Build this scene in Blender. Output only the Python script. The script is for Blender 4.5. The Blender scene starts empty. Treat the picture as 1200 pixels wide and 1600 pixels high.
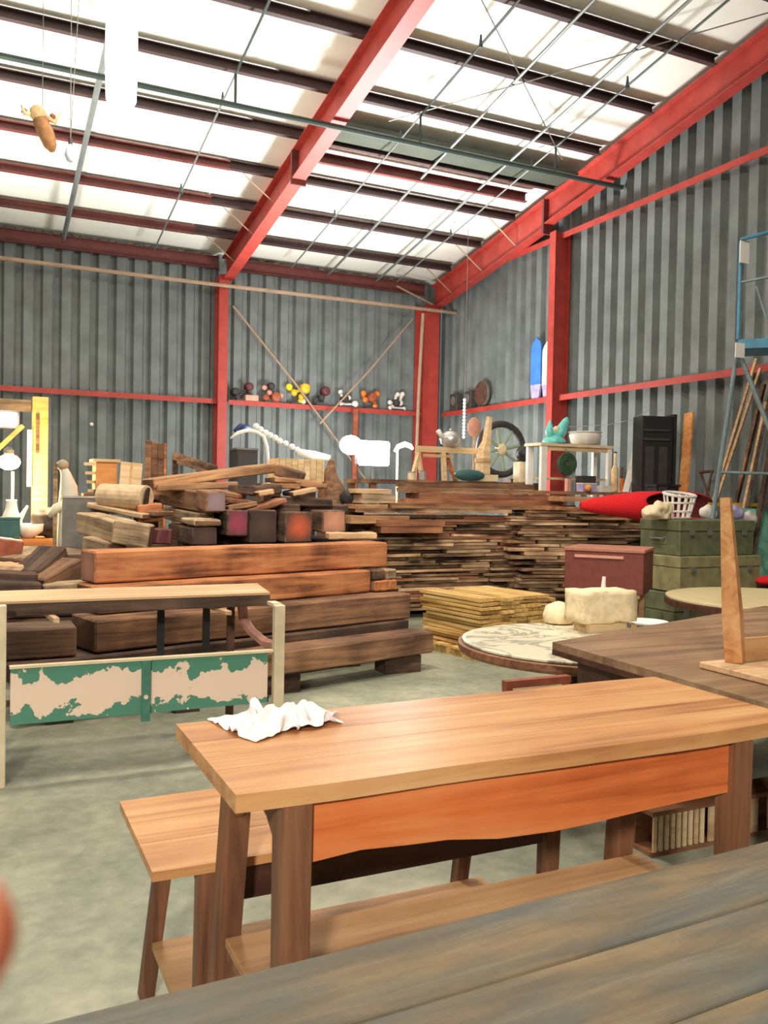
import bpy, bmesh, math, random
from mathutils import Vector, Matrix, Euler
random.seed(7)
sc = bpy.context.scene
col = sc.collection
# ---------------------------------------------------------------- camera
cam_data = bpy.data.cameras.new('camera'); cam = bpy.data.objects.new('camera', cam_data); col.objects.link(cam)
sc.camera = cam
YAW, PIT, ROL = 0.442406347, -0.0240848892, 0.0190871947
cp = math.cos(PIT)
fwd = Vector((math.sin(YAW)*cp, math.cos(YAW)*cp, math.sin(PIT)))
r0 = Vector((math.cos(YAW), -math.sin(YAW), 0)); u0 = r0.cross(fwd)
rgt = math.cos(ROL)*r0 + math.sin(ROL)*u0; upv = -math.sin(ROL)*r0 + math.cos(ROL)*u0
cam.matrix_world = Matrix(((rgt.x, upv.x, -fwd.x, 0), (rgt.y, upv.y, -fwd.y, 0), (rgt.z, upv.z, -fwd.z, 1.5), (0, 0, 0, 1)))
cam_data.sensor_fit = 'VERTICAL'; cam_data.sensor_height = 36; cam_data.sensor_width = 27
cam_data.lens = 1354.18/1600*36; cam_data.clip_start = 0.01; cam_data.clip_end = 200
cam_data.dof.use_dof = True; cam_data.dof.focus_distance = 6.5; cam_data.dof.aperture_fstop = 15
# ---------------------------------------------------------------- view
sc.view_settings.view_transform = 'Standard'; sc.view_settings.look = 'None'; sc.view_settings.gamma = 1
sc.view_settings.use_curve_mapping = False; sc.view_settings.exposure = 0.0
# ---------------------------------------------------------------- world: daylight that comes in through the open front of the shed
w = bpy.data.worlds.new('daylight'); sc.world = w; w.use_nodes = True
bg = w.node_tree.nodes['Background']; bg.inputs[0].default_value = (0.86, 0.95, 1.0, 1); bg.inputs[1].default_value = 0.14

def lamp(name, kind, loc, energy, color, size=0.2, target=None, spot=None, blend=0.5, size_y=None):
    d = bpy.data.lights.new(name, kind); d.energy = energy; d.color = color
    if kind == 'AREA':
        d.size = size
        if size_y: d.shape = 'RECTANGLE'; d.size_y = size_y
    else: d.shadow_soft_size = size
    if kind == 'SPOT': d.spot_size = spot; d.spot_blend = blend
    o = bpy.data.objects.new(name, d); col.objects.link(o); o.location = loc
    if target is not None:
        o.rotation_euler = (Vector(target) - Vector(loc)).to_track_quat('-Z', 'Y').to_euler()
    return o
# floodlight behind the timber pile, turned up to the roof
FLOOD = (5.744,12.5,2.12)
lamp('flood_lamp_light', 'SPOT', (FLOOD[0], FLOOD[1]-0.25, FLOOD[2]+0.25), 2900, (1, 0.97, 0.94), 0.55, (FLOOD[0]-1.2, FLOOD[1]-1.6, 8), math.radians(138), 0.95)
lamp('flood_spill_light', 'POINT', (FLOOD[0]+0.45, FLOOD[1]-0.35, FLOOD[2]+0.15), 330, (1, 0.98, 0.95), 0.25)
lamp('flood_back_light', 'POINT', (FLOOD[0]-0.5, FLOOD[1]+0.9, FLOOD[2]+0.1), 130, (1, 0.98, 0.96), 0.2)
# unseen fill light added off to the left, brightens the left bay's roof
lamp('left_fill_light', 'SPOT', (-1.0, 11.3, 2.3), 2600, (1, 0.98, 0.88), 0.5, (-0.4, 11.0, 8), math.radians(116), 1.0)
# unseen fill lights added behind the camera and high under the roof
lamp('front_fill_light', 'SPOT', (-2.5, -4.0, 4.2), 2150, (1, 0.93, 0.83), 0.3, (0.8, 6.6, 0.2), math.radians(62), 0.6)
for x, y, e, tx, ty in ((-0.4, 2.4, 85, -0.2, 2.8), (1.6, 5.3, 205, 2.6, 7.6), (4.2, 3.9, 150, 5.2, 6.6)):
    lamp('overhead_fill_light', 'AREA', (x, y, 5.7), e, (1, 0.88, 0.72), 0.5, (tx, ty, 0.3))

# ---------------------------------------------------------------- helpers
def lin(c):
    return tuple((v/255/12.92 if v/255 <= 0.04045 else ((v/255+0.055)/1.055)**2.4) for v in c) + (1,)
def newmat(name):
    m = bpy.data.materials.new(name); m.use_nodes = True
    return m, m.node_tree.nodes, m.node_tree.links, m.node_tree.nodes['Principled BSDF']
def plain(name, c, rough=0.6, metal=0.0, var=0.12, scale=8, bump=0.0):
    m, n, l, b = newmat(name)
    tc = n.new('ShaderNodeTexCoord'); ns = n.new('ShaderNodeTexNoise'); ns.inputs['Scale'].default_value = scale; ns.inputs['Detail'].default_value = 5
    l.new(tc.outputs['Object'], ns.inputs['Vector'])
    r = n.new('ShaderNodeValToRGB'); c0 = lin(c)
    r.color_ramp.elements[0].position = 0.3; r.color_ramp.elements[1].position = 0.7
    r.color_ramp.elements[0].color = tuple(v*(1-var*1.6) for v in c0[:3]) + (1,)
    r.color_ramp.elements[1].color = tuple(min(1, v*(1+var)) for v in c0[:3]) + (1,)
    l.new(ns.outputs['Fac'], r.inputs['Fac']); l.new(r.outputs['Color'], b.inputs['Base Color'])
    b.inputs['Roughness'].default_value = rough; b.inputs['Metallic'].default_value = metal
    if bump:
        bp = n.new('ShaderNodeBump'); bp.inputs['Strength'].default_value = bump; bp.inputs['Distance'].default_value = 0.01
        l.new(ns.outputs['Fac'], bp.inputs['Height']); l.new(bp.outputs['Normal'], b.inputs['Normal'])
    return m
def wood(name, dark, mid, light, rough=0.65, sc_=(1.1, 13, 13), rnd=0.35, bump=0.25, knots=0.5):
    """grain along the local X axis; every object gets its own offset and tone"""
    m, n, l, b = newmat(name)
    tc = n.new('ShaderNodeTexCoord'); oi = n.new('ShaderNodeObjectInfo')
    add = n.new('ShaderNodeVectorMath'); add.operation = 'ADD'
    mul = n.new('ShaderNodeVectorMath'); mul.operation = 'SCALE'; mul.inputs[0].default_value = (17, 31, 23)
    l.new(oi.outputs['Random'], mul.inputs['Scale']); l.new(tc.outputs['Object'], add.inputs[0]); l.new(mul.outputs[0], add.inputs[1])
    mp = n.new('ShaderNodeMapping'); mp.inputs['Scale'].default_value = sc_; l.new(add.outputs[0], mp.inputs['Vector'])
    ns = n.new('ShaderNodeTexNoise'); ns.inputs['Scale'].default_value = 1.6; ns.inputs['Detail'].default_value = 7; ns.inputs['Roughness'].default_value = 0.62; ns.inputs['Distortion'].default_value = 0.7
    l.new(mp.outputs[0], ns.inputs['Vector'])
    big = n.new('ShaderNodeTexNoise'); big.inputs['Scale'].default_value = 2.3; big.inputs['Detail'].default_value = 3; l.new(add.outputs[0], big.inputs['Vector'])
    mx = n.new('ShaderNodeMath'); mx.operation = 'MULTIPLY_ADD'; l.new(big.outputs['Fac'], mx.inputs[0]); mx.inputs[1].default_value = knots
    l.new(ns.outputs['Fac'], mx.inputs[2])
    sb = n.new('ShaderNodeMath'); sb.operation = 'SUBTRACT'; l.new(mx.outputs[0], sb.inputs[0]); sb.inputs[1].default_value = knots/2
    r = n.new('ShaderNodeValToRGB'); e = r.color_ramp.elements
    e[0].position = 0.28; e[0].color = lin(dark); e[1].position = 0.72; e[1].color = lin(light)
    k = e.new(0.5); k.color = lin(mid)
    l.new(sb.outputs[0], r.inputs['Fac'])
    hs = n.new('ShaderNodeHueSaturation'); l.new(r.outputs['Color'], hs.inputs['Color'])
    mr = n.new('ShaderNodeMapRange'); mr.inputs['To Min'].default_value = 1-rnd; mr.inputs['To Max'].default_value = 1+rnd
    l.new(oi.outputs['Random'], mr.inputs['Value']); l.new(mr.outputs[0], hs.inputs['Value'])
    l.new(hs.outputs['Color'], b.inputs['Base Color']); b.inputs['Roughness'].default_value = rough
    if bump:
        bp = n.new('ShaderNodeBump'); bp.inputs['Strength'].default_value = bump; bp.inputs['Distance'].default_value = 0.006
        l.new(ns.outputs['Fac'], bp.inputs['Height']); l.new(bp.outputs['Normal'], b.inputs['Normal'])
    return m
def endgrain(name, core, rim):
    m, n, l, b = newmat(name)
    tc = n.new('ShaderNodeTexCoord'); mp = n.new('ShaderNodeMapping'); mp.inputs['Scale'].default_value = (0, 1, 1)
    l.new(tc.outputs['Object'], mp.inputs['Vector'])
    ln = n.new('ShaderNodeVectorMath'); ln.operation = 'LENGTH'; l.new(mp.outputs[0], ln.inputs[0])
    ns = n.new('ShaderNodeTexNoise'); ns.inputs['Scale'].default_value = 14; ns.inputs['Detail'].default_value = 4; l.new(tc.outputs['Object'], ns.inputs['Vector'])
    a = n.new('ShaderNodeMath'); a.operation = 'MULTIPLY_ADD'; l.new(ns.outputs['Fac'], a.inputs[0]); a.inputs[1].default_value = 0.08; l.new(ln.outputs['Value'], a.inputs[2])
    r = n.new('ShaderNodeValToRGB'); e = r.color_ramp.elements
    e[0].position = 0.07; e[0].color = lin(core); e[1].position = 0.19; e[1].color = lin(rim)
    l.new(a.outputs[0], r.inputs['Fac']); l.new(r.outputs['Color'], b.inputs['Base Color']); b.inputs['Roughness'].default_value = 0.8
    return m
def emit(name, c, s):
    m, n, l, b = newmat(name); b.inputs['Base Color'].default_value = (0.8, 0.8, 0.8, 1)
    b.inputs['Emission Color'].default_value = lin(c); b.inputs['Emission Strength'].default_value = s
    return m
def obj(name, bm, mats, parent=None, smooth=False):
    me = bpy.data.meshes.new(name); bmesh.ops.recalc_face_normals(bm, faces=bm.faces); bm.to_mesh(me); bm.free()
    for m in (mats if isinstance(mats, (list, tuple)) else [mats]): me.materials.append(m)
    if smooth: me.polygons.foreach_set('use_smooth', [True]*len(me.polygons))
    o = bpy.data.objects.new(name, me); col.objects.link(o)
    if parent is not None: o.parent = parent
    return o
def tag(o, label, cat, group=None):
    o['label'] = label; o['category'] = cat
    if group: o['group'] = group
    return o
def thing(name, label, cat, loc=(0, 0, 0), rz=0, group=None):
    o = bpy.data.objects.new(name, None); o.empty_display_size = 0.1; col.objects.link(o)
    o.location = loc; o.rotation_euler = (0, 0, rz)
    return tag(o, label, cat, group)
def struct(o):
    o['kind'] = 'structure'; return o
def box(bm, x0, x1, y0, y1, z0, z1, j=0.0):
    v = [bm.verts.new((x + random.uniform(-j, j), y + random.uniform(-j, j), z + random.uniform(-j, j))) for x in (x0, x1) for y in (y0, y1) for z in (z0, z1)]
    for f in ((0, 1, 3, 2), (4, 6, 7, 5), (0, 4, 5, 1), (2, 3, 7, 6), (0, 2, 6, 4), (1, 5, 7, 3)): bm.faces.new([v[i] for i in f])
    return v
def B(x0, x1, y0, y1, z0, z1, j=0.0, bev=0.0):
    bm = bmesh.new(); box(bm, x0, x1, y0, y1, z0, z1, j)
    if bev: bmesh.ops.bevel(bm, geom=bm.edges[:], offset=bev, segments=1, affect='EDGES', profile=0.5)
    return bm
def tube(bm, pts, rad, n=8, cap=True):
    pts = [Vector(p) for p in pts]; rings = []
    rads = rad if isinstance(rad, (list, tuple)) else [rad]*len(pts)
    side = None
    for i, p in enumerate(pts):
        d = (pts[min(i+1, len(pts)-1)] - pts[max(i-1, 0)]).normalized()
        if side is None:
            side = d.cross(Vector((0, 0, 1)));
            if side.length < 0.05: side = d.cross(Vector((1, 0, 0)))
        side = (side - d*side.dot(d)).normalized(); up = d.cross(side)
        rings.append([bm.verts.new(p + (side*math.cos(a) + up*math.sin(a))*rads[i]) for a in (2*math.pi*(k+0.5)/n for k in range(n))])
    for a, b in zip(rings, rings[1:]):
        for k in range(n): bm.faces.new((a[k], a[(k+1) % n], b[(k+1) % n], b[k]))
    if cap: bm.faces.new(rings[0]); bm.faces.new(rings[-1][::-1])
def T(pts, rad, n=8):
    bm = bmesh.new(); tube(bm, pts, rad, n); return bm
def bar(bm, p, q, wx, wz, up=(0, 0, 1)):
    """rectangular bar from p to q"""
    p = Vector(p); q = Vector(q); d = (q-p).normalized(); s = d.cross(Vector(up))
    if s.length < 0.05: s = d.cross(Vector((0, 1, 0)))
    s.normalize(); u = s.cross(d)
    v = [bm.verts.new(c + s*a*wx/2 + u*b*wz/2) for c in (p, q) for a, b in ((-1, -1), (1, -1), (1, 1), (-1, 1))]
    for f in ((3, 2, 1, 0), (4, 5, 6, 7), (0, 1, 5, 4), (1, 2, 6, 5), (2, 3, 7, 6), (3, 0, 4, 7)): bm.faces.new([v[i] for i in f])
def BAR(p, q, wx, wz, up=(0, 0, 1)):
    bm = bmesh.new(); bar(bm, p, q, wx, wz, up); return bm
def lathe(prof, n=20, center=(0, 0, 0), axis='Z'):
    bm = bmesh.new(); rings = []
    for r, z in prof:
        ring = []
        for k in range(n):
            a = 2*math.pi*k/n; p = (r*math.cos(a), r*math.sin(a), z)
            if axis == 'Y': p = (p[0], -p[2], p[1])
            if axis == 'X': p = (p[2], p[0], p[1])
            ring.append(bm.verts.new(Vector(p) + Vector(center)))
        rings.append(ring)
    for a, b in zip(rings, rings[1:]):
        for k in range(n): bm.faces.new((a[k], a[(k+1) % n], b[(k+1) % n], b[k]))
    bm.faces.new(rings[0]); bm.faces.new(rings[-1][::-1])
    return bm
def ball(c, r, sub=2, sq=(1, 1, 1)):
    bm = bmesh.new(); bmesh.ops.create_icosphere(bm, subdivisions=sub, radius=r)
    for v in bm.verts: v.co = Vector((v.co.x*sq[0]+c[0], v.co.y*sq[1]+c[1], v.co.z*sq[2]+c[2]))
    return bm
def prism(poly, y0, y1):
    """polygon in x,z pushed through from y0 to y1"""
    bm = bmesh.new(); a = [bm.verts.new((x, y0, z)) for x, z in poly]; b = [bm.verts.new((x, y1, z)) for x, z in poly]
    bm.faces.new(a); bm.faces.new(b[::-1])
    for i in range(len(a)): bm.faces.new((a[i], b[i], b[(i+1) % len(a)], a[(i+1) % len(a)]))
    return bm
def slab(poly, z0, z1):
    bm = bmesh.new(); a = [bm.verts.new((x, y, z0)) for x, y in poly]; b = [bm.verts.new((x, y, z1)) for x, y in poly]
    bm.faces.new(a[::-1]); bm.faces.new(b)
    for i in range(len(a)): bm.faces.new((a[i], a[(i+1) % len(a)], b[(i+1) % len(a)], b[i]))
    return bm

# ---------------------------------------------------------------- materials
RED = plain('red_oxide_steel', (170, 60, 51), 0.55, 0, 0.12, 5)
REDDARK = plain('brown_red_steel', (104, 50, 46), 0.6, 0, 0.12, 5)
TAR = plain('dark_purlin_steel', (66, 46, 46), 0.6, 0, 0.1, 5)
GALV = plain('galvanised_sheet', (115, 123, 122), 0.6, 0, 0.16, 3)
ROOFW = plain('white_roof_insulation', (236, 238, 228), 0.8, 0, 0.03, 1)
OLIVE = plain('grey_green_shade', (66, 72, 60), 0.8, 0, 0.1, 3)
PIPE = plain('dark_green_pipe', (56, 70, 66), 0.5, 0.2, 0.1, 5)
PIPEG = plain('grey_pipe', (112, 116, 114), 0.5, 0.2, 0.1, 5)
TANP = plain('tan_pipe', (166, 140, 116), 0.6, 0, 0.1, 5)
WIRE = plain('thin_wire', (120, 120, 114), 0.5, 0.3, 0.05, 5)
BLACK = plain('black_paint', (34, 33, 34), 0.5, 0, 0.15, 8)
CHAR = plain('charcoal', (58, 54, 54), 0.7, 0, 0.15, 8)
WHITE = plain('white_paint', (232, 230, 224), 0.6, 0, 0.05, 6)
CREAM = plain('cream_paint', (224, 206, 172), 0.65, 0, 0.1, 9)
FOAM = plain('cream_block', (238, 218, 180), 0.85, 0, 0.1, 20, 0.6)
CLOTH = plain('white_cloth', (244, 240, 238), 0.9, 0, 0.03, 20)
IRON = plain('rusty_iron', (96, 66, 52), 0.7, 0.2, 0.3, 15, 0.3)
GREYM = plain('grey_metal', (120, 118, 112), 0.5, 0.3, 0.15, 8)
SILVER = plain('silver_metal', (196, 194, 192), 0.35, 0.6, 0.08, 10)
TRUNK = plain('olive_green_trunk', (98, 102, 74), 0.6, 0, 0.2, 9)
TRUNKT = plain('olive_brown_trunk', (136, 130, 92), 0.6, 0, 0.2, 9)
REDBOX = plain('red_brown_box', (118, 55, 46), 0.6, 0, 0.12, 14)
FELT = plain('bright_red_fabric', (214, 28, 36), 0.95, 0, 0.12, 60, 0.3)
FELTD = plain('dark_red_inside', (88, 20, 26), 0.95, 0, 0.15, 30)
TURQ = plain('turquoise_glaze', (110, 206, 200), 0.4, 0, 0.15, 12)
TEAL = plain('dark_teal', (52, 96, 98), 0.6, 0, 0.15, 10)
SKYB = plain('blue_board', (72, 134, 214), 0.4, 0, 0.15, 5)
NAVY = plain('navy_edge', (32, 52, 104), 0.5, 0, 0.1, 5)
LAV = plain('lavender_print', (178, 170, 214), 0.5, 0, 0.2, 9)
LADB = plain('blue_ladder_paint', (72, 136, 168), 0.5, 0.1, 0.15, 7)
LADG = plain('worn_blue_grey_tube', (118, 136, 142), 0.5, 0.2, 0.15, 12)
YELL = plain('yellow_paint', (222, 180, 44), 0.5, 0, 0.1, 9)
ORNG = plain('orange_paint', (226, 122, 40), 0.5, 0, 0.1, 9)
RUSTO = plain('orange_brown_paint', (150, 78, 52), 0.6, 0, 0.25, 12)
MAROON = plain('maroon_paint', (92, 42, 44), 0.6, 0, 0.2, 12)
PINK = plain('faded_pink', (206, 150, 132), 0.7, 0, 0.1, 9)
GREENT = plain('dark_green_rubber', (56, 82, 58), 0.8, 0, 0.25, 16, 0.4)
BONE = plain('pale_plastic', (226, 220, 212), 0.6, 0, 0.08, 9)
SKIN = plain('skin', (250, 168, 122), 0.5, 0, 0.04, 30)
SKIN.node_tree.nodes['Principled BSDF'].inputs['Subsurface Weight'].default_value = 1.0
SKIN.node_tree.nodes['Principled BSDF'].inputs['Subsurface Scale'].default_value = 0.012
STONE = plain('grey_grindstone', (112, 107, 90), 0.8, 0, 0.2, 25)
TABLEW = wood('honey_table_wood', (156, 96, 54), (204, 146, 92), (222, 174, 120), 0.42, (0.5, 9, 9), 0.06, 0.06, 0.5)
APRON = wood('red_orange_board', (176, 82, 38), (220, 118, 62), (232, 152, 94), 0.45, (0.5, 9, 9), 0.05, 0.06, 0.6)
LEGW = wood('brown_leg_wood', (88, 56, 38), (132, 88, 60), (158, 110, 76), 0.55, (0.9, 14, 14), 0.08, 0.1, 0.5)
LEGV = wood('brown_leg_wood_upright', (80, 50, 34), (124, 82, 55), (150, 104, 72), 0.55, (14, 14, 0.9), 0.08, 0.1, 0.5)
SHELFW = wood('light_shelf_wood', (146, 104, 64), (184, 140, 94), (204, 162, 114), 0.55, (0.5, 9, 9), 0.05, 0.1, 0.5)
GREYW = wood('grey_weathered_table', (74, 66, 56), (140, 124, 98), (176, 152, 112), 0.7, (0.8, 16, 16), 0.1, 0.4, 0.9)
DESKW = wood('dark_desk_top', (98, 72, 54), (142, 112, 86), (168, 138, 108), 0.4, (0.5, 9, 9), 0.05, 0.06, 0.4)
DESKD = wood('dark_walnut', (42, 24, 18), (72, 42, 32), (92, 58, 44), 0.45, (0.7, 12, 12), 0.05, 0.1, 0.4)
BEAMO = wood('orange_brown_timber', (92, 54, 36), (178, 112, 70), (212, 146, 96), 0.8, (0.7, 11, 11), 0.14, 0.6, 0.9)
BEAMB = wood('brown_timber', (62, 44, 34), (116, 84, 62), (158, 118, 86), 0.82, (0.7, 11, 11), 0.18, 0.6, 0.9)
BEAMD = wood('dark_timber', (40, 30, 26), (80, 60, 48), (116, 90, 70), 0.85, (0.7, 11, 11), 0.18, 0.6, 0.9)
BEAMG = wood('grey_timber', (96, 80, 62), (160, 136, 106), (200, 174, 140), 0.85, (0.7, 11, 11), 0.14, 0.6, 0.9)
TANB = wood('tan_board', (168, 130, 94), (204, 168, 128), (222, 190, 150), 0.7, (0.7, 12, 12), 0.06, 0.2, 0.5)
LUMB = wood('weathered_lumber', (46, 33, 25), (160, 126, 96), (220, 186, 146), 0.85, (0.8, 14, 14), 0.5, 0.5, 1.0)
LUMT = wood('tan_lumber', (110, 76, 50), (164, 122, 86), (196, 156, 114), 0.8, (0.8, 14, 14), 0.2, 0.4, 0.7)
LUMR = wood('red_brown_lumber', (96, 60, 42), (146, 94, 66), (178, 124, 90), 0.8, (0.8, 14, 14), 0.18, 0.4, 0.7)
PINE = wood('yellow_pine', (150, 112, 58), (204, 166, 98), (226, 192, 128), 0.7, (0.8, 13, 13), 0.14, 0.3, 0.6)
PLYO = wood('orange_plywood', (186, 112, 52), (216, 142, 76), (232, 170, 104), 0.6, (0.7, 9, 9), 0.08, 0.1, 0.5)
PALEW = wood('pale_wood', (176, 142, 98), (214, 184, 140), (230, 206, 166), 0.7, (0.7, 10, 10), 0.06, 0.2, 0.5)
YPOST = wood('yellow_post_wood', (186, 138, 66), (222, 176, 98), (236, 200, 130), 0.6, (0.7, 10, 10), 0.05, 0.1, 0.5)
EG_O = endgrain('orange_end_grain', (196, 92, 58), (84, 60, 48))
EG_P = endgrain('pale_end_grain', (196, 140, 112), (150, 108, 88))
EG_D = endgrain('dark_end_grain', (80, 58, 52), (56, 42, 36))
EG_L = endgrain('lavender_end_grain', (150, 128, 136), (120, 100, 104))
EG_R = endgrain('magenta_end_grain', (150, 62, 84), (84, 54, 56))
EG_B = endgrain('brown_end_grain', (132, 92, 68), (92, 66, 50))

def concrete():
    m, n, l, b = newmat('concrete_floor'); tc = n.new('ShaderNodeTexCoord')
    a = n.new('ShaderNodeTexNoise'); a.inputs['Scale'].default_value = 1.1; a.inputs['Detail'].default_value = 6; a.inputs['Roughness'].default_value = 0.65
    c = n.new('ShaderNodeTexNoise'); c.inputs['Scale'].default_value = 14; c.inputs['Detail'].default_value = 6
    l.new(tc.outputs['Object'], a.inputs['Vector']); l.new(tc.outputs['Object'], c.inputs['Vector'])
    mx = n.new('ShaderNodeMath'); mx.operation = 'MULTIPLY_ADD'; l.new(c.outputs['Fac'], mx.inputs[0]); mx.inputs[1].default_value = 0.35; l.new(a.outputs['Fac'], mx.inputs[2])
    r = n.new('ShaderNodeValToRGB'); e = r.color_ramp.elements
    e[0].position = 0.5; e[0].color = lin((118, 124, 110)); e[1].position = 0.85; e[1].color = lin((176, 176, 154)); k = e.new(0.68); k.color = lin((148, 151, 133))
    l.new(mx.outputs[0], r.inputs['Fac']); l.new(r.outputs['Color'], b.inputs['Base Color']); b.inputs['Roughness'].default_value = 0.55
    return m
def marble():
    m, n, l, b = newmat('veined_marble'); tc = n.new('ShaderNodeTexCoord')
    a = n.new('ShaderNodeTexNoise'); a.inputs['Scale'].default_value = 2.2; a.inputs['Detail'].default_value = 5; a.inputs['Distortion'].default_value = 2.2
    l.new(tc.outputs['Object'], a.inputs['Vector'])
    r = n.new('ShaderNodeValToRGB'); e = r.color_ramp.elements
    e[0].position = 0.44; e[0].color = lin((216, 208, 184)); e[1].position = 0.56; e[1].color = lin((216, 210, 186))
    k = e.new(0.5); k.color = lin((146, 146, 130))
    l.new(a.outputs['Fac'], r.inputs['Fac']); l.new(r.outputs['Color'], b.inputs['Base Color']); b.inputs['Roughness'].default_value = 0.35
    return m
def peeling():
    """green paint flaked off a pinkish cream board"""
    m, n, l, b = newmat('peeling_green_paint'); tc = n.new('ShaderNodeTexCoord')
    sp = n.new('ShaderNodeSeparateXYZ'); l.new(tc.outputs['Object'], sp.inputs[0])
    a = n.new('ShaderNodeTexNoise'); a.inputs['Scale'].default_value = 6.5; a.inputs['Detail'].default_value = 7; a.inputs['Roughness'].default_value = 0.6
    l.new(tc.outputs['Object'], a.inputs['Vector'])
    ab = n.new('ShaderNodeMath'); ab.operation = 'ABSOLUTE'; l.new(sp.outputs['Z'], ab.inputs[0])
    s = n.new('ShaderNodeMath'); s.operation = 'MULTIPLY_ADD'; l.new(ab.outputs[0], s.inputs[0]); s.inputs[1].default_value = 2.3; l.new(a.outputs['Fac'], s.inputs[2])
    r = n.new('ShaderNodeValToRGB'); e = r.color_ramp.elements; r.color_ramp.interpolation = 'CONSTANT'
    e[0].position = 0; e[0].color = lin((240, 212, 188)); e[1].position = 0.7; e[1].color = lin((82, 138, 114))
    l.new(s.outputs[0], r.inputs['Fac']); l.new(r.outputs['Color'], b.inputs['Base Color']); b.inputs['Roughness'].default_value = 0.7
    bp = n.new('ShaderNodeBump'); bp.inputs['Strength'].default_value = 0.4; bp.inputs['Distance'].default_value = 0.004
    l.new(r.outputs['Color'], bp.inputs['Height']); l.new(bp.outputs['Normal'], b.inputs['Normal'])
    return m
def greyplank():
    """weathered table boards: grey with tan, blue and ochre patches and saw marks across"""
    m, n, l, b = newmat('grey_blue_weathered_board'); tc = n.new('ShaderNodeTexCoord'); oi = n.new('ShaderNodeObjectInfo')
    mul = n.new('ShaderNodeVectorMath'); mul.operation = 'SCALE'; mul.inputs[0].default_value = (7, 3, 5); l.new(oi.outputs['Random'], mul.inputs['Scale'])
    add = n.new('ShaderNodeVectorMath'); l.new(tc.outputs['Object'], add.inputs[0]); l.new(mul.outputs[0], add.inputs[1])
    mp = n.new('ShaderNodeMapping'); mp.inputs['Scale'].default_value = (1.2, 10, 10); l.new(add.outputs[0], mp.inputs['Vector'])
    g = n.new('ShaderNodeTexNoise'); g.inputs['Scale'].default_value = 2.2; g.inputs['Detail'].default_value = 8; g.inputs['Roughness'].default_value = 0.68; g.inputs['Distortion'].default_value = 0.5; l.new(mp.outputs[0], g.inputs['Vector'])
    r = n.new('ShaderNodeValToRGB'); e = r.color_ramp.elements
    e[0].position = 0.3; e[0].color = lin((56, 50, 42)); e[1].position = 0.72; e[1].color = lin((160, 144, 114)); k = e.new(0.5); k.color = lin((110, 101, 84))
    l.new(g.outputs['Fac'], r.inputs['Fac'])
    mp2 = n.new('ShaderNodeMapping'); mp2.inputs['Scale'].default_value = (2.2, 7, 7); l.new(add.outputs[0], mp2.inputs['Vector'])
    p = n.new('ShaderNodeTexNoise'); p.inputs['Scale'].default_value = 1.5; p.inputs['Detail'].default_value = 5; l.new(mp2.outputs[0], p.inputs['Vector'])
    r2 = n.new('ShaderNodeValToRGB'); e = r2.color_ramp.elements
    e[0].position = 0.36; e[0].color = lin((98, 108, 108)); e[1].position = 0.74; e[1].color = lin((170, 140, 94)); k = e.new(0.52); k.color = lin((116, 106, 88))
    l.new(p.outputs['Fac'], r2.inputs['Fac'])
    wv = n.new('ShaderNodeTexWave'); wv.inputs['Scale'].default_value = 13; wv.inputs['Distortion'].default_value = 2; wv.inputs['Detail'].default_value = 2; l.new(add.outputs[0], wv.inputs['Vector'])
    mm = n.new('ShaderNodeMix'); mm.data_type = 'RGBA'; mm.blend_type = 'MIX'; mm.inputs[0].default_value = 0.55
    l.new(r.outputs['Color'], mm.inputs[6]); l.new(r2.outputs['Color'], mm.inputs[7])
    m2 = n.new('ShaderNodeMix'); m2.data_type = 'RGBA'; m2.blend_type = 'MULTIPLY'; m2.inputs[0].default_value = 0.03
    l.new(mm.outputs[2], m2.inputs[6]); l.new(wv.outputs['Color'], m2.inputs[7])
    l.new(m2.outputs[2], b.inputs['Base Color']); b.inputs['Roughness'].default_value = 0.6
    bp = n.new('ShaderNodeBump'); bp.inputs['Strength'].default_value = 0.5; bp.inputs['Distance'].default_value = 0.004
    l.new(g.outputs['Fac'], bp.inputs['Height']); l.new(bp.outputs['Normal'], b.inputs['Normal'])
    return m
FLOORM = concrete(); MARB = marble(); PEEL = peeling(); GBOARD = greyplank()

# ================================================================ THE SHED
YB, XR = 16.0, 8.85            # back wall, right wall
EAVE = 5.63                    # roof height at the back wall
SLOPE = 0.167
def roof(y): return EAVE + SLOPE*(YB - y)
X0, Y0 = -7.0, -5.0
struct(obj('floor', B(X0, XR+0.3, Y0, YB+0.3, -0.12, 0), FLOORM))
bm = bmesh.new()
v = [bm.verts.new(p) for p in ((X0, Y0, roof(Y0)+0.14), (XR+0.2, Y0, roof(Y0)+0.14), (XR+0.2, YB+0.2, roof(YB)+0.14), (X0, YB+0.2, roof(YB)+0.14))]
u = [bm.verts.new(q.co + Vector((0, 0, 0.1))) for q in v]
bm.faces.new(v); bm.faces.new(u[::-1])
for i in range(4): bm.faces.new((v[i], v[(i+1) % 4], u[(i+1) % 4], u[i]))
ceil = struct(obj('ceiling', bm, ROOFW))
P = 0.3026                      # rib pitch of the wall sheets
def corrugated(length, top, along, off):
    """trapezoid sheet, ribs vertical; profile runs along x or y, ribs stand towards the room"""
    pts = []; x = off
    while x < length:
        for dx, d in ((0, 0.0), (0.075, 0.0), (0.115, 0.088), (0.262, 0.088)):
            if x+dx < length: pts.append((x+dx, d))
        x += P
    bm = bmesh.new(); prev = None
    for s, d in pts:
        if along == 'x': lo = (X0+s, YB-d, 0); hi = (X0+s, YB-d, top(0))
        else: y = YB-s; lo = (XR-d, y, 0); hi = (XR-d, y, top(y))
        a, b = bm.verts.new(lo), bm.verts.new(hi)
        if prev: bm.faces.new((prev[0], a, b, prev[1]))
        prev = (a, b)
    return bm
wb = struct(obj('wall_back', corrugated(XR-X0, lambda y: roof(YB)+0.2, 'x', 0.06), GALV))
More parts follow.
